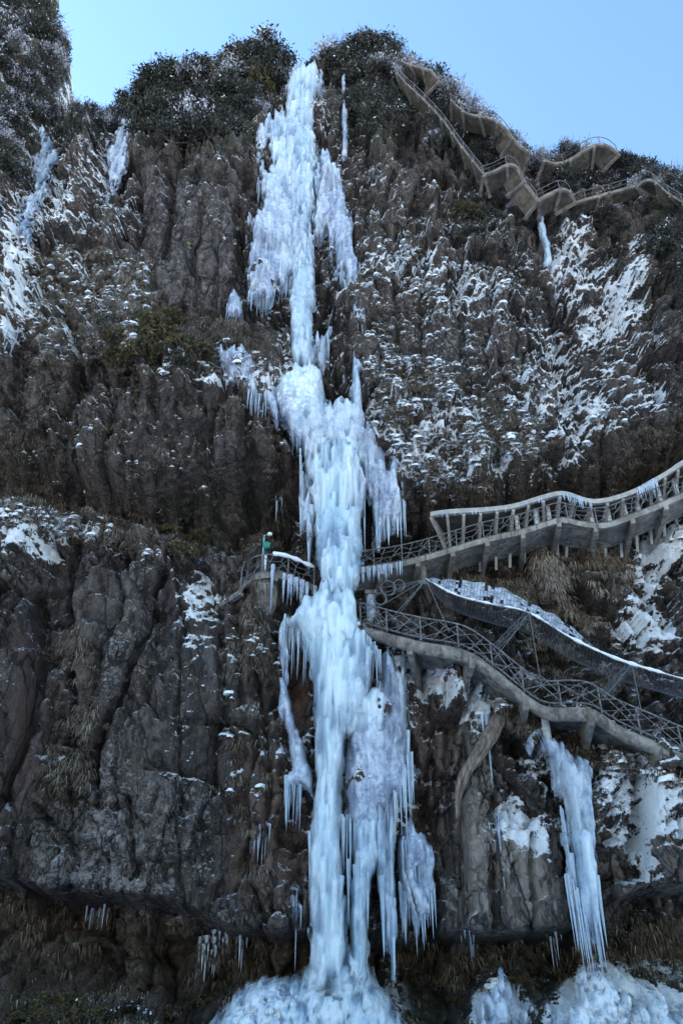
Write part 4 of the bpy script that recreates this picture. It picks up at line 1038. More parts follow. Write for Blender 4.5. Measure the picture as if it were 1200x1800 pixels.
def shrubs(place, group, poly, n, r0, r1, mix, seed, gap=None):
    rng = random.Random(seed)
    pts = sorted(spread(poly, n, gap or r0*0.7, rng))
    cnt = {}
    for (u, v) in pts:
        h = None
        for dv in (4, 12, 24, 40, 60):
            h = hit_any(u, v+dv)
            if h is not None: break
        if h is None: continue
        P, N = h; m = float(metres(u, v, P[1])); r = rng.uniform(r0, r1)*m
        kind = rng.choices(list(mix), list(mix.values()))[0]
        nm, lk = LOOK[kind]; cnt[kind] = cnt.get(kind, 0)+1
        e = empty(nm, tuple(P+np.array([0, -0.10*r, -0.05*r])))
        e.rotation_euler = (rng.uniform(.1, .5), rng.uniform(-.25, .25), rng.uniform(0, 6.28)); 
        e.rotation_euler = (0.35*rng.random(), rng.uniform(-.2, .2), rng.uniform(0, 6.28))
        s = r*1.3; e.scale = (s*rng.uniform(.7, 1.3), s*rng.uniform(.7, 1.3), s*rng.uniform(.65, 1.35))
        tag(e, '%s %s from left %s' % (ordinal(cnt[kind]), lk, place), 'shrub', group)
        d = PROTO[kind][rng.randrange(len(PROTO[kind]))]
        for pn in ('foliage', 'branches', 'snow_cover'):
            if pn == 'snow_cover' and rng.random() < {'dark': .35, 'tan': .6, 'frost': .2}[kind]: continue
            o = link(bpy.data.objects.new(pn, d[pn]), e)
            if pn == 'snow_cover': o['kind'] = 'stuff'
shrubs('on the upper left crag', 'shrubs on the crag', [(-20,-15),(42,-15),(98,42),(106,85),(86,130),(62,200),(30,300),(-20,320)], 44, 18, 28, {'dark': 5, 'frost': 1.4}, 1, 15)
shrubs('along the edge of the upper left crag', 'shrubs on the crag edge', [(60,-5),(108,45),(112,98),(94,140),(72,205),(60,200),(80,130),(96,90),(84,50),(40,0)], 16, 13, 20, {'dark': 4, 'frost': 1.4}, 21, 13)
shrubs('at the head of the left gully', 'shrubs at the gully head', [(92,178),(150,172),(240,160),(232,205),(200,215),(160,235),(95,250)], 16, 16, 22, {'dark': 2.2, 'frost': 2}, 2, 14)
shrubs('on the rim left of the waterfall', 'shrubs on the rim left of the fall', [(212,150),(240,118),(285,108),(345,95),(405,78),(430,66),(500,70),(508,112),(488,160),(430,190),(400,235),(330,250),(250,245),(225,190)], 52, 24, 34, {'dark': 6, 'frost': 1.0, 'tan': 1.0}, 3, 18)
shrubs('on the peak right of the waterfall', 'shrubs on the peak right of the fall', [(572,82),(600,66),(640,52),(695,60),(722,84),(755,112),(770,138),(735,132),(702,112),(690,140),(705,190),(690,230),(640,235),(612,200),(622,140),(575,118)], 38, 22, 31, {'dark': 5, 'frost': 1.6}, 4, 17)
shrubs('closing the notch over the fall head', 'shrubs over the fall head', [(500,84),(522,98),(545,100),(575,84),(578,104),(556,112),(520,112),(500,104)], 7, 9, 15, {'dark': 3, 'frost': 2}, 22, 9)
shrubs('against the left side of the fall head', 'shrubs beside the fall head', [(440,150),(492,130),(488,185),(440,200)], 5, 18, 24, {'frost': 2, 'dark': 1}, 5, 16)
shrubs('above the winding upper walkway', 'shrubs above the upper walkway', [(770,138),(800,168),(832,186),(890,206),(930,232),(1000,230),(1060,246),(1005,256),(960,272),(930,256),(880,205),(825,190),(790,172)], 24, 16, 24, {'dark': 2, 'frost': 3}, 6, 14)
shrubs('between straight stairway and winding walkway', 'shrubs between the upper walkways', [(745,140),(790,185),(815,215),(880,250),(910,275),(920,300),(895,280),(850,288),(815,240),(770,180)], 12, 16, 22, {'dark': 5, 'frost': 1}, 7, 15)
shrubs('on the right rim', 'shrubs on the right rim', [(960,296),(1010,288),(1060,268),(1105,266),(1155,284),(1215,312),(1215,340),(1150,308),(1110,312),(1040,330),(980,322)], 26, 17, 25, {'dark': 5, 'frost': 1.2}, 8, 15)
shrubs('just under the straight upper stairway', 'shrubs under the straight stairway', [(690,160),(712,165),(770,225),(835,305),(815,312),(760,245),(700,190)], 16, 10, 16, {'dark': 4, 'frost': 1}, 23, 12)
shrubs('hanging under the looping stairway and bay', 'shrubs under the looping stairway', [(850,325),(880,318),(905,325),(925,360),(1000,372),(1100,352),(1100,366),(1000,385),(900,365)], 14, 10, 15, {'dark': 4, 'frost': 1}, 24, 12)
shrubs('below the looping stairway', 'shrubs below the stairway', [(815,345),(872,352),(872,425),(820,415)], 6, 18, 26, {'dark': 3, 'tan': 2}, 9, 20)
shrubs('at the right edge below the bending stairway', 'shrubs below the right walkway', [(1150,375),(1215,380),(1215,500),(1165,485),(1140,430)], 12, 18, 28, {'dark': 5}, 10, 18)
shrubs('in the right snow fan', 'shrubs in the snow fan', [(1010,372),(1090,365),(1095,410),(1080,470),(1055,450),(1050,400)], 8, 13, 18, {'dark': 5}, 11, 18)
shrubs('in the thicket left of the ice dome', 'shrubs of the ledge thicket', [(196,578),(240,562),(320,570),(352,590),(356,632),(300,644),(205,636)], 18, 20, 30, {'tan': 5, 'dark': 1.2}, 12, 18)
shrubs('under the overhang left of the lookout', 'shrubs under the overhang', [(270,885),(350,885),(360,960),(320,985),(285,940)], 7, 14, 20, {'dark': 4, 'tan': 2}, 13, 18)
shrubs('at the lower left cliff foot', 'shrubs at the cliff foot', [(0,1775),(150,1740),(300,1765),(395,1735),(360,1795),(180,1800),(0,1800)], 11, 20, 30, {'tan': 4, 'dark': 2}, 14, 24)
shrubs('in the dark undercut below the tan slab', 'shrubs in the right undercut', [(720,1700),(830,1690),(940,1690),(960,1730),(840,1760),(740,1790)], 9, 14, 20, {'tan': 3, 'dark': 3}, 15, 24)

# --- dry grass: drooping tufts over the ledges, far too many to count
def grass_stuff():
    u, v = CG['u'], CG['v']; nrow = u.shape[0]
    vis = (u > -40) & (u < 1240) & (v > 60) & (v < 1830) & (np.arange(nrow)[:, None] < nrow-8)
    w = np.where(vis, np.clip(CG['grass'], 0, 1)**1.6+0.006, 0)
    # clumpy
    w = w*(0.04+sstep(0.46, 0.60, fbm(CG['X']*0.55, CG['Z']*0.75, 81, 4)))
    w = w.ravel()/w.sum()
    n = 14000
    idx = rg.choice(w.size, n, replace=False, p=w)
    P = CV[idx]; g = CG['grass'].ravel()[idx]; sn = CG['snow'].ravel()[idx]; uu = u.ravel()[idx]; vv = v.ravel()[idx]
    L = (0.18+0.75*rg.random(n)**1.6)*(0.6+0.5*g)
    hang = ((uu > 760) & (uu < 1120) & (vv > 930) & (vv < 1140)) | ((vv > 1560))
    L = np.where(hang, L*1.1, L)
    nb = 16
    k = n*nb
    p = np.repeat(P, nb, 0)+rg.normal(0, 1, (k, 3))*np.array([.10, .03, .06])
    LL = np.repeat(L, nb)*(0.6+0.6*rg.random(k))
    side = rg.normal(0, 0.75, k); out = 0.25+0.6*rg.random(k); up = np.repeat(np.where(hang, 0.05, 0.45), nb)*(0.4+rg.random(k))
    d0 = np.stack([side, -out, up], -1)
    p1 = p+d0*LL[:, None]*0.42
    p2 = p1+np.stack([side*0.35, -out*0.22, -0.55-0.3*rg.random(k)], -1)*LL[:, None]*0.75
    wd = (0.014+0.016*rg.random(k))[:, None]
    tang = np.stack([np.cos(side), side*0.3, np.zeros(k)], -1)
    V = np.stack([p-tang*wd*.6, p+tang*wd*.6, p1+tang*wd, p1-tang*wd, p2], 1).reshape(-1, 3)
    base = np.arange(k)[:, None]*5
    T = np.concatenate([base+np.array([[0, 1, 2]]), base+np.array([[0, 2, 3]]), base+np.array([[3, 2, 4]])])
    warm = np.where((uu > 760) & (vv > 920) & (vv < 1140), 0.34, 0.0)+np.where((uu < 300) & (vv > 430) & (vv < 660), 0.22, 0)-np.where(vv > 1560, 0.12, 0)
    var = np.repeat(np.clip(np.repeat(0.20+0.45*rg.random(n)+warm, nb)+rg.normal(0, .24, k), 0, 1), 5)
    o = obj('dry_grass', V, T, M['grass'], None, {'var': var}, False)
    tag(o, 'dry tan grass tufts drooping from the ledges and seams of the cliff', 'grass', None, 'stuff')
    # snow pillows caught on the tufts
    c = rg.random(n) < np.clip(sn*1.7-0.15, 0.0, 1.0)
    Q = P[c]+np.array([0, -0.10, 0.10]); q = len(Q); s = (0.055+0.17*rg.random(q)**1.8)*(0.8+0.6*np.clip(sn[c], 0, 1))
    ring = 7; ang = np.arange(ring)*2*math.pi/ring
    shp = []
    for rr, zz in ((1.0, -0.25), (0.75, 0.30)):
        shp.append(np.stack([rr*np.cos(ang), rr*np.sin(ang)*0.8, np.full(ring, zz)], -1))
    shp.append(np.array([[0, 0, 0.48]])); shp = np.concatenate(shp)
    jit = 1+1.0*(rg.random((q, len(shp)))-0.5)
    VV = Q[:, None, :]+shp[None]*s[:, None, None]*jit[..., None]*np.array([1.1, 0.9, 1.0])
    f = [(i, (i+1) % ring, ring+(i+1) % ring) for i in range(ring)]+[(i, ring+(i+1) % ring, ring+i) for i in range(ring)]+[(ring+i, ring+(i+1) % ring, 2*ring) for i in range(ring)]
    FF = (np.arange(q)[:, None, None]*len(shp)+np.array(f)[None]).reshape(-1, 3)
    o = obj('snow_clumps', VV.reshape(-1, 3), FF, M['snow'], None, None, True)
    tag(o, 'small clumps of snow caught on the grass tufts', 'snow', None, 'stuff')
grass_stuff()
M['frosted'] = mat_plain('frosted_concrete', (0.16, 0.17, 0.19), (0.42, 0.45, 0.50), 4.0, 0.7, 0.3)
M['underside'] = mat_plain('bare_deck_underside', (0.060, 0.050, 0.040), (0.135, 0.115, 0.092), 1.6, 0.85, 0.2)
M['brownconcrete'] = mat_plain('brown_stained_concrete', (0.12, 0.10, 0.082), (0.26, 0.225, 0.19), 2.0, 0.85, 0.2)
M['rib'] = mat_plain('front_lit_ribs', (0.30, 0.28, 0.25), (0.46, 0.43, 0.39), 2.5, 0.85, 0.2)  # front light on the roof ribs put into a paler colour
# ------------------------------------------------------------------ walkways on the cliff
Zv = np.array([0, 0, 1.0])
def smooth1(a, n=2):
    a = a.copy()
    for _ in range(n): a[1:-1] = 0.25*a[:-2]+0.5*a[1:-1]+0.25*a[2:]
    return a
def path3(ctrl, step=0.3, nsm=3):
    """edge line of a walkway: pixels plus metres in front of the cliff"""
    c = np.array(ctrl, float); P = at_depth(c[:, 0], c[:, 1], np.full(len(c), 41.0))
    for _ in range(6):
        Y = mdepth(P[:, 0], P[:, 2], SOFT); Y = smooth1(Y, nsm)-c[:, 2]; P = at_depth(c[:, 0], c[:, 1], Y)
    Q = np.concatenate([[2*P[0]-P[1]], P, [2*P[-1]-P[-2]]]); out = []
    for i in range(1, len(Q)-2):
        p0, p1, p2, p3 = Q[i-1], Q[i], Q[i+1], Q[i+2]; n = max(2, int(np.linalg.norm(p2-p1)/step))
        for k in range(n):
            t = k/n
            out.append(0.5*((2*p1)+(-p0+p2)*t+(2*p0-5*p1+4*p2-p3)*t*t+(-p0+3*p1-3*p2+p3)*t**3))
    out.append(P[-1]); out = np.array(out)
    s = np.concatenate([[0], np.cumsum(np.linalg.norm(np.diff(out, axis=0), axis=1))])
    n = max(3, int(s[-1]/step)); q = np.linspace(0, s[-1], n+1)
    return np.stack([np.interp(q, s, out[:, i]) for i in range(3)], -1), q
def inward(P):
    T = np.gradient(P, axis=0); T[:, 2] = 0; T /= np.linalg.norm(T, axis=1)[:, None]+1e-9
    N = np.stack([-T[:, 1], T[:, 0], np.zeros(len(T))], -1); N[N[:, 1] < 0] *= -1
    for k in range(3): N[:, k] = smooth1(N[:, k], 6)
    N[:, 1] = np.maximum(N[:, 1], 0.35); N /= np.linalg.norm(N, axis=1)[:, None]
    return N
def sweep(mb, P, N, sec):          # section points (inward, up) swept along the path
    n = len(sec); V = []
    for p, nn in zip(P, N):
        for a, b in sec: V.append(p+nn*a+Zv*b)
    F = [(i*n+k, (i+1)*n+k, (i+1)*n+(k+1) % n, i*n+(k+1) % n) for i in range(len(P)-1) for k in range(n)]
    F += [tuple(range(n)), tuple((len(P)-1)*n+k for k in range(n-1, -1, -1))]
    mb.add(V, F)
def lattice(mb, A, B, h, rng, kind):
    """branch work between two posts (A, B on the deck edge)"""
    f = lambda s, t: A+(B-A)*s+Zv*(h*t)
    def stick(*q, r=0.019): mb.tube([f(a+rng.uniform(-.03, .03), b+rng.uniform(-.03, .03)) for a, b in q], r*rng.uniform(.8, 1.25), 4, False)
    if kind == 'branch':
        stick((0, .15), (.35, .42), (.62, .40), (1, .92)); stick((0, .9), (.3, .66), (.7, .72), (1, .30)); stick((.2, .12), (.3, .66), (.42, .95))
        stick((.55, .1), (.62, .40), (.86, .55), (1, .55)); stick((0, .5), (.35, .42), (.5, .12)); stick((.7, .72), (.8, .95))
    elif kind == 'cross':
        stick((0, .1), (.5, .5), (1, .9)); stick((0, .9), (.5, .55), (1, .15)); stick((0, .5), (.5, .95), (1, .5)); stick((.25, .1), (.75, .9)); stick((.5, .1), (1, .55))
    else:
        stick((0, .5), (1, .5), r=.018)
def walkway(name, label, ctrl,  w=1.7, th=0.18, bay=1.5, brk=2.0, beam='curb', rail='branch', brdrop=1.1, mat=None, kit=None, group=None, rail_h=1.1, snowcap=False, steps=False):
    rng = random.Random(len(label)*7)
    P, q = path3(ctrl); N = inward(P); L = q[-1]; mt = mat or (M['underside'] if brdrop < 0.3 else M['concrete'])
    e = empty(name, tuple(P[len(P)//2]+N[len(P)//2]*w)); tag(e, label, 'walkway', group)
    at = lambda s: (np.array([np.interp(s, q, P[:, i]) for i in range(3)]), np.array([np.interp(s, q, N[:, i]) for i in range(3)]))
    nb = max(1, round(L/brk)); st = np.linspace(0, L, nb+1)
    for i in range(nb):            # deck panels between the brackets
        a = int(round(st[i]/L*(len(P)-1))); b = int(round(st[i+1]/L*(len(P)-1)))+1
        Pp = P[a:b].copy(); 
        if len(Pp) < 2: continue
        mb = MB(); d = 0.012*(i % 2)
        sweep(mb, Pp, N[a:b], [(0.06, -0.03-d), (w, -0.03-d), (w, -th-d), (0.06, -th-d)])
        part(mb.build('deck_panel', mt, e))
    mb = MB()
    if beam == 'log':
        r = 0.28; sec = [(0.20+r*1.0*math.cos(t), -0.30+r*math.sin(t)) for t in np.linspace(0, 2*math.pi, 11)[:-1]]
        sweep(mb, P, N, sec[::-1])
    elif beam == 'curb': sweep(mb, P, N, [(-0.03, 0.07), (0.17, 0.07), (0.17, -th-0.06), (-0.03, -th-0.06)])
    EB = part(mb.build('edge_beam', mt if brdrop > 0.21 else M['brownconcrete'], e, beam == 'log'))
    for i in range(nb+1):          # brackets down to the rock
        p, n = at(st[i]); t = np.cross(n, Zv); hw = 0.12
        mb = MB(); q0 = [(-0.05, -th-0.05), (w+0.9, -th-0.05), (w+0.9, -th-brdrop), (0.55, -th-0.42), (-0.05, -th-0.30)]
        if brdrop < 0.3: q0 = [(-0.05, -th-0.05), (w+0.15, -th-0.05), (w+0.15, -th-0.28), (-0.05, -th-0.22)]
        if beam == 'log': q0 = [(-0.16, -0.30), (0.1, -0.72), (w+0.8, -th-brdrop-0.3), (w+0.8, -th-0.05), (0.4, -th-0.05)]
        V = [p+n*a+Zv*b+t*hw*s for s in (-1, 1) for a, b in q0]; m = len(q0)
        mb.add(V, [tuple(range(m)), tuple(range(2*m-1, m-1, -1))]+[(k, m+k, m+(k+1) % m, (k+1) % m) for k in range(m)])
        mb.build('bracket', M['brownconcrete'] if brdrop < 0.21 else mt, EB)
    # railing on the outer edge
    np_ = max(1, round(L/bay)); ps = np.linspace(0, L, np_+1); rm = M['branchrail']
    mb = MB(); mb.tube(P+N*.05+Zv*(rail_h-.02), 0.034, 5); hr = part(mb.build('handrail', rm, e))
    for s in ps:
        p, n = at(s); mb = MB(); mb.tube([p+n*.05+Zv*0.0, p+n*.05+Zv*rail_h], [0.040, 0.034], 5); mb.build('railing_post', rm, hr)
    mb = MB(); mb.tube(P+N*.05+Zv*0.14, 0.03, 4); mb.build('bottom_rail', rm, hr)
    for a, b in zip(ps[:-1], ps[1:]):
        pa, na = at(a); pb, nb2 = at(b); mb = MB(); lattice(mb, pa+na*.05, pb+nb2*.05, rail_h, rng, rail); mb.build('railing_lattice', rm, hr)
    return e, P, N, q, at
# lower walkway, right of the fall
W1 = walkway('cliff_walkway', 'lower concrete walkway running down to the right under the rockfall net',
    [(632,1097,1.7),(660,1105,2.2),(700,1116,2.8),(745,1126,3.2),(818,1140,3.3),(870,1174,3.2),(950,1236,3.1),(1000,1240,3.3),(1042,1244,3.4),(1090,1274,3.2),(1150,1300,3.2),(1210,1326,3.2),(1280,1352,3.2)], w=2.6, beam='log', rail='cross', bay=1.7, brk=2.6, brdrop=0.9, mat=M['darkconcrete'])
W2 = walkway('cliff_walkway', 'middle roofed walkway climbing to the right edge from the frozen fall',
    [(612,1004,2.9),(640,999,2.9),(700,990,2.9),(760,975,2.9),(850,948,2.9),(920,932,2.9),(985,912,3.1),(1010,917,2.8),(1060,922,2.8),(1110,906,2.9),(1160,886,2.9),(1210,864,2.9),(1280,835,2.9)], w=2.3, beam='curb', rail='branch', bay=1.5, brk=2.0, brdrop=0.55)
# the roof over it
def roof_over():
    e = W2[0]
    P, q = path3([(757,903,2.7),(775,900,2.9),(810,897,2.9),(850,895,2.9),(900,889,2.9),(950,874,2.8),(985,866,3.1),(1010,872,2.8),(1035,880,2.9),(1065,878,2.9),(1110,864,2.9),(1155,840,2.9),(1210,806,2.9),(1280,768,2.9)]); N = inward(P); L = q[-1]
    at = lambda s: (np.array([np.interp(s, q, P[:, i]) for i in range(3)]), np.array([np.interp(s, q, N[:, i]) for i in range(3)]))
    nb = round(L/0.9); st = np.linspace(0, L, nb+1)
    for i in range(0, nb):
        a = int(round(st[i]/L*(len(P)-1))); b = int(round(st[i+1]/L*(len(P)-1)))+1
        mb = MB(); sweep(mb, P[a:b], N[a:b], [(0, 0.0), (2.6, -0.25-0.012*(i % 2)), (2.6, -0.40), (0, -0.16-0.012*(i % 2))]); part(mb.build('roof_panel', M['underside'], e))  # darker material paints in the shade on the panels between ribs
    mb = MB(); sweep(mb, P, N, [(-0.10, 0.06), (0.12, 0.06), (0.12, -0.22), (-0.10, -0.22)]); RE = part(mb.build('roof_edge', M['rib'], e))
    for s in st:
        p, n = at(s); t = np.cross(n, Zv); hw = 0.075
        top = [(0.0, -0.14), (0.9, -0.22), (1.8, -0.30), (2.6, -0.38)]; bot = [(2.6, -2.4), (2.1, -1.75), (1.5, -1.2), (0.8, -0.75), (0.0, -0.36)]
        q0 = top+bot; m = len(q0); V = [p+n*a+Zv*b+t*hw*s2 for s2 in (-1, 1) for a, b in q0]
        mb = MB(); mb.add(V, [tuple(range(m)), tuple(range(2*m-1, m-1, -1))]+[(k, m+k, m+(k+1) % m, (k+1) % m) for k in range(m)])
        mb.build('roof_rib', M['rib'], RE)
    for u_, v0_, v1_ in [(938,892,925),(960,884,918),(905,898,932),(1093,880,910),(1115,872,904),(1152,850,888),(1180,836,874),(1064,886,916),(1034,888,918)]:
        k = np.argmin(np.abs(proj(P[:, 0], P[:, 1], P[:, 2])[0]-u_)); Y = P[k][1]+0.75
        a = at_depth(u_, v0_, Y); b = at_depth(u_, v1_, Y); b[0] = a[0]
        mb = MB(); mb.box((a+b)/2, 0.10, 0.10, abs(a[2]-b[2])/2+0.2); part(mb.build('roof_post', M['palepost'], e))
    # crust of snow along the roof edge
    mb = MB(); rr = np.array([0.05+0.11*noise(np.array([s*1.1]), np.array([2.0]), 77)[0] for s in q])
    mb.tube(P+N*0.18+Zv*0.06, rr, 6); part(mb.build('roof_snow', M['snow'], e, True))
    def roof_ice(us, n, l0, l1, sd):
        uu = proj(P[:, 0], P[:, 1], P[:, 2])[0]; rng = random.Random(sd); sp = []
        for _ in range(n):
            u_ = rng.uniform(*us); k = int(np.argmin(np.abs(uu-u_))); m = float(metres(u_, 880, P[k][1]))
            sp.append((P[k]+np.array([rng.uniform(-.15, .15), -0.08, -0.12]), rng.uniform(l0, l1)*m, 0.05))
        part(icicles('icicle_fringe', sp, e, 0.4))
    roof_ice((985, 1034), 26, 8, 26, 3); roof_ice((1118, 1150), 26, 12, 40, 4); roof_ice((770, 960), 30, 4, 12, 5)
roof_over()
# lookout left of the fall: the same walkway comes out again
W3 = walkway('cliff_walkway', 'short iced lookout walkway curving round a boss left of the fall',
    [(424,1034,1.5),(436,1018,1.7),(455,1010,2.0),(480,1008,2.2),(505,1012,2.1),(530,1022,2.0),(552,1032,2.0)], w=1.8, beam='curb', rail='branch', bay=1.4, brk=2.0, brdrop=0.25, mat=M['darkconcrete'])
def lookout_extras():
    e = W3[0]; P, N, q = W3[1], W3[2], W3[3]; uu = proj(P[:, 0], P[:, 1], P[:, 2])[0]; rng = random.Random(9); sp = []
    for _ in range(46):
        u_ = rng.uniform(498, 548); k = int(np.argmin(np.abs(uu-u_))); sp.append((P[k]+np.array([rng.uniform(-.1, .1), -0.06, -0.05]), rng.uniform(.7, 1.7), 0.05))
    part(icicles('icicle_fringe', sp, e, 0.15))
    mb = MB(); k0 = int(np.argmin(np.abs(uu-484))); mb.tube([P[k]+N[k]*.05+Zv*1.12 for k in range(k0, len(P))], [0.05+0.09*abs(math.sin(k*1.7)) for k in range(k0, len(P))], 6); part(mb.build('rail_ice', M['snow'], e, True))
    # rounded concrete boss below the deck
    c = P[int(np.argmin(np.abs(uu-470)))]; nn = N[int(np.argmin(np.abs(uu-470)))]
    mb = MB(); mb.tube([c+nn*0.9+Zv*z for z in (-0.2, -0.7, -1.3, -1.75, -1.9)], [0.80, 0.84, 0.78, 0.62, 0.35], 14); part(mb.build('boss', M['darkconcrete'], e, True))
    part(icicles('icicle', [(P[int(np.argmin(np.abs(uu-483)))]+np.array([0, -0.1, 0.3]), 2.6, 0.10)], e, 0.3, n=8))
lookout_extras()
def wet_ice_end():                # the middle walkway's end beside the fall is sheathed in icicles
    e = W2[0]; P, N, q = W2[1], W2[2], W2[3]; uu = proj(P[:, 0], P[:, 1], P[:, 2])[0]; rng = random.Random(19); sp = []
    for _ in range(60):
        u_ = rng.uniform(628, 706); k = int(np.argmin(np.abs(uu-u_))); sp.append((P[k]+np.array([rng.uniform(-.1, .1), -0.08, -0.08]), rng.uniform(.4, 1.05), 0.045))
    part(icicles('icicle_fringe', sp, e, 0.2))
wet_ice_end()
# posts that carry the walkways
def post(label, u, v0_, v1_, r, at_w, inn, mat, name='support_post'):
    P, N = at_w[1], at_w[2]; uu = proj(P[:, 0], P[:, 1], P[:, 2])[0]; k = int(np.argmin(np.abs(uu-u)))
    Y = P[k][1]+inn if inn is not None else min(hit(u, v1_)[0][1]+0.05, P[k][1]+2.0)
    a = at_depth(u, v0_, Y); b = at_depth(u, v1_, Y); b[0] = a[0]
    e = empty(name, tuple(b)); tag(e, label, 'post')
    mb = MB(); mb.tube([a+Zv*(0.4 if inn is None else 0), b], [r, r*1.06], 12); sh = part(mb.build('shaft', mat, e, False))
    mb = MB(); mb.box(a+Zv*0.05, r*1.3, r*1.3, 0.09); part(mb.build('capital', M['darkconcrete'], e))
    mb = MB(); mb.box(b-Zv*0.1, r*1.25, r*1.25, 0.12); part(mb.build('footing', M['darkconcrete'], e))
post('pale concrete post under the bend of the lower walkway', 955, 1250, 1322, 0.16, W1, 1.1, M['palepost'])
post('frosted grey pillar between middle and lower walkways beside the fall', 651, 1046, 1110, 0.20, W1, 0.7, M['frosted'])
post('short stained pier under the middle walkway above the net peak', 741, 996, 1024, 0.22, W2, 0.8, M['darkconcrete'])
# upper walkways and stairways seen from below
U1 = walkway('cliff_stairway', 'straight stairway descending right from the peak below the skyline',
    [(696,126,2.4),(714,146,2.4),(736,166,2.4),(776,208,2.4),(812,258,2.4),(850,306,2.5)], w=1.8, bay=2.2, brk=2.4, rail='plain', brdrop=0.2)
U3 = walkway('cliff_stairway', 'stairway looping round a rock nose below the straight stairway',
    [(848,306,2.4),(868,300,2.6),(892,288,3.4),(908,292,3.4),(922,318,2.8),(945,350,2.5)], w=1.6, bay=2.0, brk=2.2, rail='plain', brdrop=0.2)
U3b = walkway('cliff_walkway', 'small rounded walkway bay above the thin ice ribbon',
    [(945,350,2.3),(962,341,2.7),(985,331,3.2),(1000,336,3.0),(1010,352,2.4)], w=1.6, bay=2.0, brk=2.0, rail='plain', brdrop=0.2)
U4 = walkway('cliff_walkway', 'slim walkway rising right along the upper right wall with pale rail',
    [(990,364,1.4),(1020,352,1.4),(1060,341,1.4),(1100,330,1.4),(1120,324,1.6)], w=1.2, bay=2.0, brk=3.0, rail='plain', brdrop=0.2)
U5 = walkway('cliff_stairway', 'stairway bending round and down at the upper right edge',
    [(1118,326,2.2),(1136,315,2.8),(1152,320,2.8),(1172,338,2.4),(1200,356,2.3),(1240,388,2.3)], w=1.7, bay=2.0, brk=2.0, rail='plain', brdrop=0.2)
U2a = walkway('cliff_walkway', 'rounded walkway bay at the top of the peak under the skyline shrubs',
    [(700,104,2.2),(718,112,2.4),(738,118,2.9),(758,124,3.0),(772,140,2.4)], w=1.9, bay=2.2, brk=2.2, rail='plain', brdrop=0.2)
U2b = walkway('cliff_walkway', 'winding upper walkway curling along the ridge between the shrubs',
    [(792,174,2.2),(806,188,2.2),(822,199,2.3),(842,203,2.5),(866,209,2.9),(884,220,2.9),(898,238,2.5),(912,254,2.3),(930,266,2.2)], w=1.7, bay=2.0, brk=2.2, rail='plain', brdrop=0.2)
U2c = walkway('cliff_walkway', 'upper walkway bay passing under the snowy shrubs on the right rim',
    [(955,280,2.0),(972,286,2.0),(990,284,2.1),(1010,274,2.3),(1030,260,2.8),(1050,253,3.0),(1070,256,2.9),(1086,268,2.4)], w=1.8, bay=2.0, brk=2.4, rail='plain', brdrop=0.2)

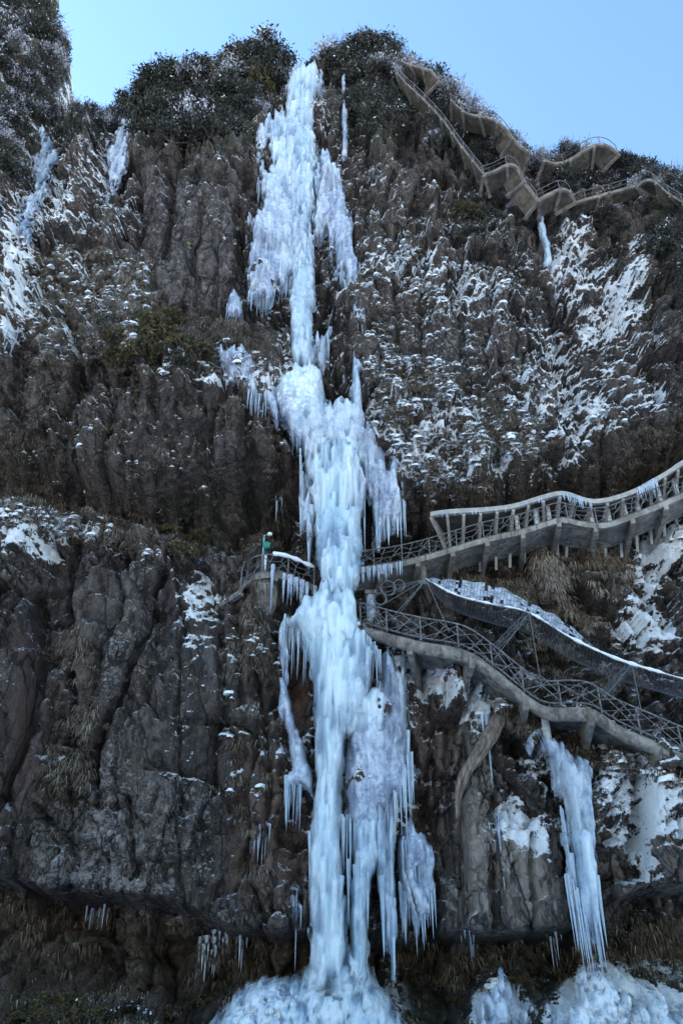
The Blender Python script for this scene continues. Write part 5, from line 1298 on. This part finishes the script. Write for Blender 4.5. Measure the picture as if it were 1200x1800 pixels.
# ------------------------------------------------------------------ rockfall net over the lower walkway
def rock_net():
    EU = [(748,1018),(800,1046),(870,1064),(928,1077),(1000,1120),(1060,1149),(1110,1168),(1200,1194),(1290,1222)]
    E, q = path3([(a, b, 3.8) for a, b in EU], 0.16, 4)
    e = empty('rockfall_net', tuple(E[len(E)//2])); tag(e, 'snow edged steel rockfall net slung above the lower walkway', 'net')
    t = q/q[-1]; uE, vE = proj(E[:, 0], E[:, 1], E[:, 2])
    hgt = np.interp(uE, [748, 800, 900, 1100, 1290], [4, 26, 34, 32, 32])
    I = at_depth(uE-8, vE+hgt, E[:, 1]+np.interp(uE, [748, 800, 1290], [0.4, 2.3, 2.5]))
    for k in range(3): I[:, k] = smooth1(I[:, k], 8)
    def sheet(A, Bq, rows, nm, seed, sag=0.25):
        mb = MB(); S = []
        for j in range(rows+1):
            s = j/rows; row = A+(Bq-A)*s-Zv*(sag*math.sin(math.pi*s)*(0.6+0.8*noise(q*0.5, q*0+seed, seed)))[:, None]; S.append(row)
        S = np.array(S); r = 0.008
        for j in range(rows+1): mb.tube(S[j], r, 3, False)
        for i in range(0, len(A)): mb.tube(S[:, i], r, 3, False)
        part(mb.build(nm, M['wire'], e))
    sheet(E, I, 16, 'wire_mesh', 3)
    # the raised flap behind the edge, snow lying on it
    m = (uE <= 1040); A = E[m]; vu = np.interp(uE[m], [748, 790, 830, 885, 930, 965, 1000, 1040], [1017, 1019, 1022, 1036, 1062, 1078, 1102, 1138])
    U = at_depth(uE[m]+4, vu, A[:, 1]+0.5)
    V = []; n = 7
    for j in range(n):
        s = j/(n-1); row = A+(U-A)*s; row = row+np.stack([0*s*row[:, 0], -0.05*np.sin(q[m]*5+j), 0.05*np.sin(q[m]*7+2*j)], -1); V.append(row)
    V = np.array(V); keep = np.ones((n-1, V.shape[1]-1), bool)
    hole = noise(np.arange(V.shape[1]-1)*0.9, np.zeros(V.shape[1]-1), 5)[None, :]*0.6+0.4*noise(np.arange(V.shape[1]-1)*1.3, np.arange(n-1)[:, None]*1.1, 6)
    keep &= hole > 0.33
    Fq = grid_faces(n, V.shape[1], keep)
    Vv, Ff, _ = compact(V.reshape(-1, 3), Fq)
    part(obj('snow_sheet', Vv, Ff, M['netsnow'], e))
    mb = MB()
    for j in range(0, n, 1): mb.tube(V[j], 0.012, 3, False)
    for i in range(0, V.shape[1]): mb.tube(V[:, i], 0.012, 3, False)
    part(mb.build('wire_mesh', M['wire'], e))
    mb = MB(); rr = 0.012+0.075*noise(q*1.9, q*0, 9)**2+0.05*noise(q*5.5, q*0, 8)**2; mb.tube(E+Zv*0.03, rr, 6); part(mb.build('edge_snow', M['snow'], e, True))
    mb = MB(); mb.tube(E-Zv*0.02, 0.03, 5); part(mb.build('edge_cable', M['steel'], e))
    k = lambda u_: int(np.argmin(np.abs(uE-u_)))
    for u_, (bu, bv), dd in [(928, (872,1136), 2.6), (1108, (1058,1222), 2.6)]:      # lattice struts
        a = E[k(u_)]; b = at_depth(bu, bv, a[1]+dd); mb = MB(); d = b-a; L = np.linalg.norm(d); d /= L; s = np.cross(d, Zv); s /= np.linalg.norm(s); w = np.cross(d, s); n = 9
        for g in (-1, 1):
            for h in (-1, 1): mb.tube([a+s*.11*g+w*.11*h, b+s*.11*g+w*.11*h], 0.028, 4)
        for i in range(n):
            p0 = a+d*L*i/n; p1 = a+d*L*(i+1)/n; g = 1 if i % 2 else -1
            for h in (-1, 1):
                mb.tube([p0+s*.11*g+w*.11*h, p1-s*.11*g+w*.11*h], 0.018, 3); mb.tube([p0+s*.11*h+w*.11*g, p1+s*.11*h-w*.11*g], 0.018, 3)
        part(mb.build('strut', M['steel'], e))
    for u_, tgt in [(748, (790,1112)), (928, (868,1158)), (930, (952,1212)), (1108, (1060,1226)), (1112, (1126,1250)), (748, (655,1072)), (748, (648,1050)), (748, (692,1082)), (748, (702,1078)), (748, (668,1034))]:
        a = E[k(u_)]; b = at_depth(tgt[0], tgt[1], a[1]+0.9); mid = (a+b)/2-Zv*0.03
        mb = MB(); mb.tube([a, mid, b], 0.020, 4); part(mb.build('guy_cable', M['steel'], e))
M['netsnow'] = mat_plain('dirty_thin_snow', (0.17, 0.19, 0.23), (0.55, 0.58, 0.63), 3.5, 0.8, 0.2)
rock_net()
def cable_coil(u, v, r, label):
    P = at_depth(u, v, W1[1][5][1]+0.8); mb = MB(); a = np.linspace(0, 2*math.pi, 17)
    for j in range(3): mb.tube([P+np.array([r*math.cos(t)*(1+.08*j), 0.05*j, r*1.15*math.sin(t)]) for t in a], 0.022, 4, False)
    tag(mb.build('cable_coil', M['branchrail'], None, True), label, 'cable')
cable_coil(682, 1033, .32, 'largest loop of spare cable hanging below the middle walkway')
cable_coil(701, 1028, .24, 'cable loop hung nearest the peak of the net')
cable_coil(668, 1052, .26, 'lowest cable loop hanging beside the frosted pillar')

# ------------------------------------------------------------------ lamp post on the lookout
def lamp_post():
    Y = W3[1][int(np.argmin(np.abs(proj(W3[1][:, 0], W3[1][:, 1], W3[1][:, 2])[0]-460)))][1]+0.7
    b = at_depth(460.5, 1004, Y); t = at_depth(463.5, 941, Y); t[0] = b[0]
    e = empty('lamp_post', tuple(b)); tag(e, 'slim green lamp post with a round green box behind the lookout railing', 'lamp post')
    mb = MB(); mb.tube([b, t], [0.055, 0.045], 8); part(mb.build('pole', M['teal'], e, True))
    mb = MB(); mb.tube([b+np.array([0.14, -.02, 0]), b+(t-b)*0.42+np.array([0.14, -.02, 0])], 0.06, 8); part(mb.build('sleeve', M['lamp'], e, True))
    c = b+(t-b)*0.70+np.array([0.15, 0, 0]); mb = MB(); mb.tube([c+np.array([0, -.16, 0]), c+np.array([0, -.12, 0]), c+np.array([0, .12, 0])], [0.10, 0.19, 0.19], 14); part(mb.build('green_box', M['green'], e, True))
    mb = MB(); mb.tube([t, t+np.array([0.30, 0, 0.06])], 0.02, 5); part(mb.build('arm', M['teal'], e))
    mb = MB(); mb.tube([t+np.array([0.28, 0, 0.0]), t+np.array([0.28, 0, 0.10]), t+np.array([0.28, 0, 0.17])], [0.10, 0.13, 0.04], 10); part(mb.build('lamp_head', M['lamp'], e, True))
lamp_post()
# ------------------------------------------------------------------ the dead trunk hanging on the slab right of the fall
def dead_trunk():
    L = [(884,1256,.5),(866,1282,.7),(846,1318,.8),(822,1352,.7),(806,1392,.6),(800,1440,.45)]
    P, q = path3(L, 0.25, 3); mb = MB(); n = len(P)
    for j in range(7):
        ph = j*0.9; r0 = 0.34 if j else 0.0
        pts = [P[i]+np.array([math.cos(ph+i*.10), -abs(math.sin(ph+i*.10))*.8, 0])*r0*(1-0.75*i/n) for i in range(n-(j*3 % 9))]
        mb.tube(pts, [0.17*(1-0.8*i/n)*(1+.25*math.sin(i*1.3+j)) for i in range(len(pts))], 6)
    e = mb.build('dead_trunk', M['bark'], None, True); tag(e, 'twisted dead trunk hanging down the slab right of the main fall', 'trunk')
dead_trunk()
# yellow-green lichen knob on the upper left wall
def lichen():
    P, N = hit(333, 428); mb = MB(); rng = random.Random(3)
    for _ in range(5): 
        c = P+np.array([rng.uniform(-.12, .12), -.03, rng.uniform(-.10, .10)]); mb.tube([c+np.array([0, 0.1, 0]), c, c+np.array([0, -0.09, 0.02])], [0.13, 0.11, 0.04], 7)
    tag(mb.build('moss_cushion', mat_plain('moss_cushion', (0.06, 0.085, 0.02), (0.24, 0.27, 0.09), 6.0, 0.9, 0.1), None, True), 'small yellow green moss cushion alone on the upper left wall', 'moss')
lichen()
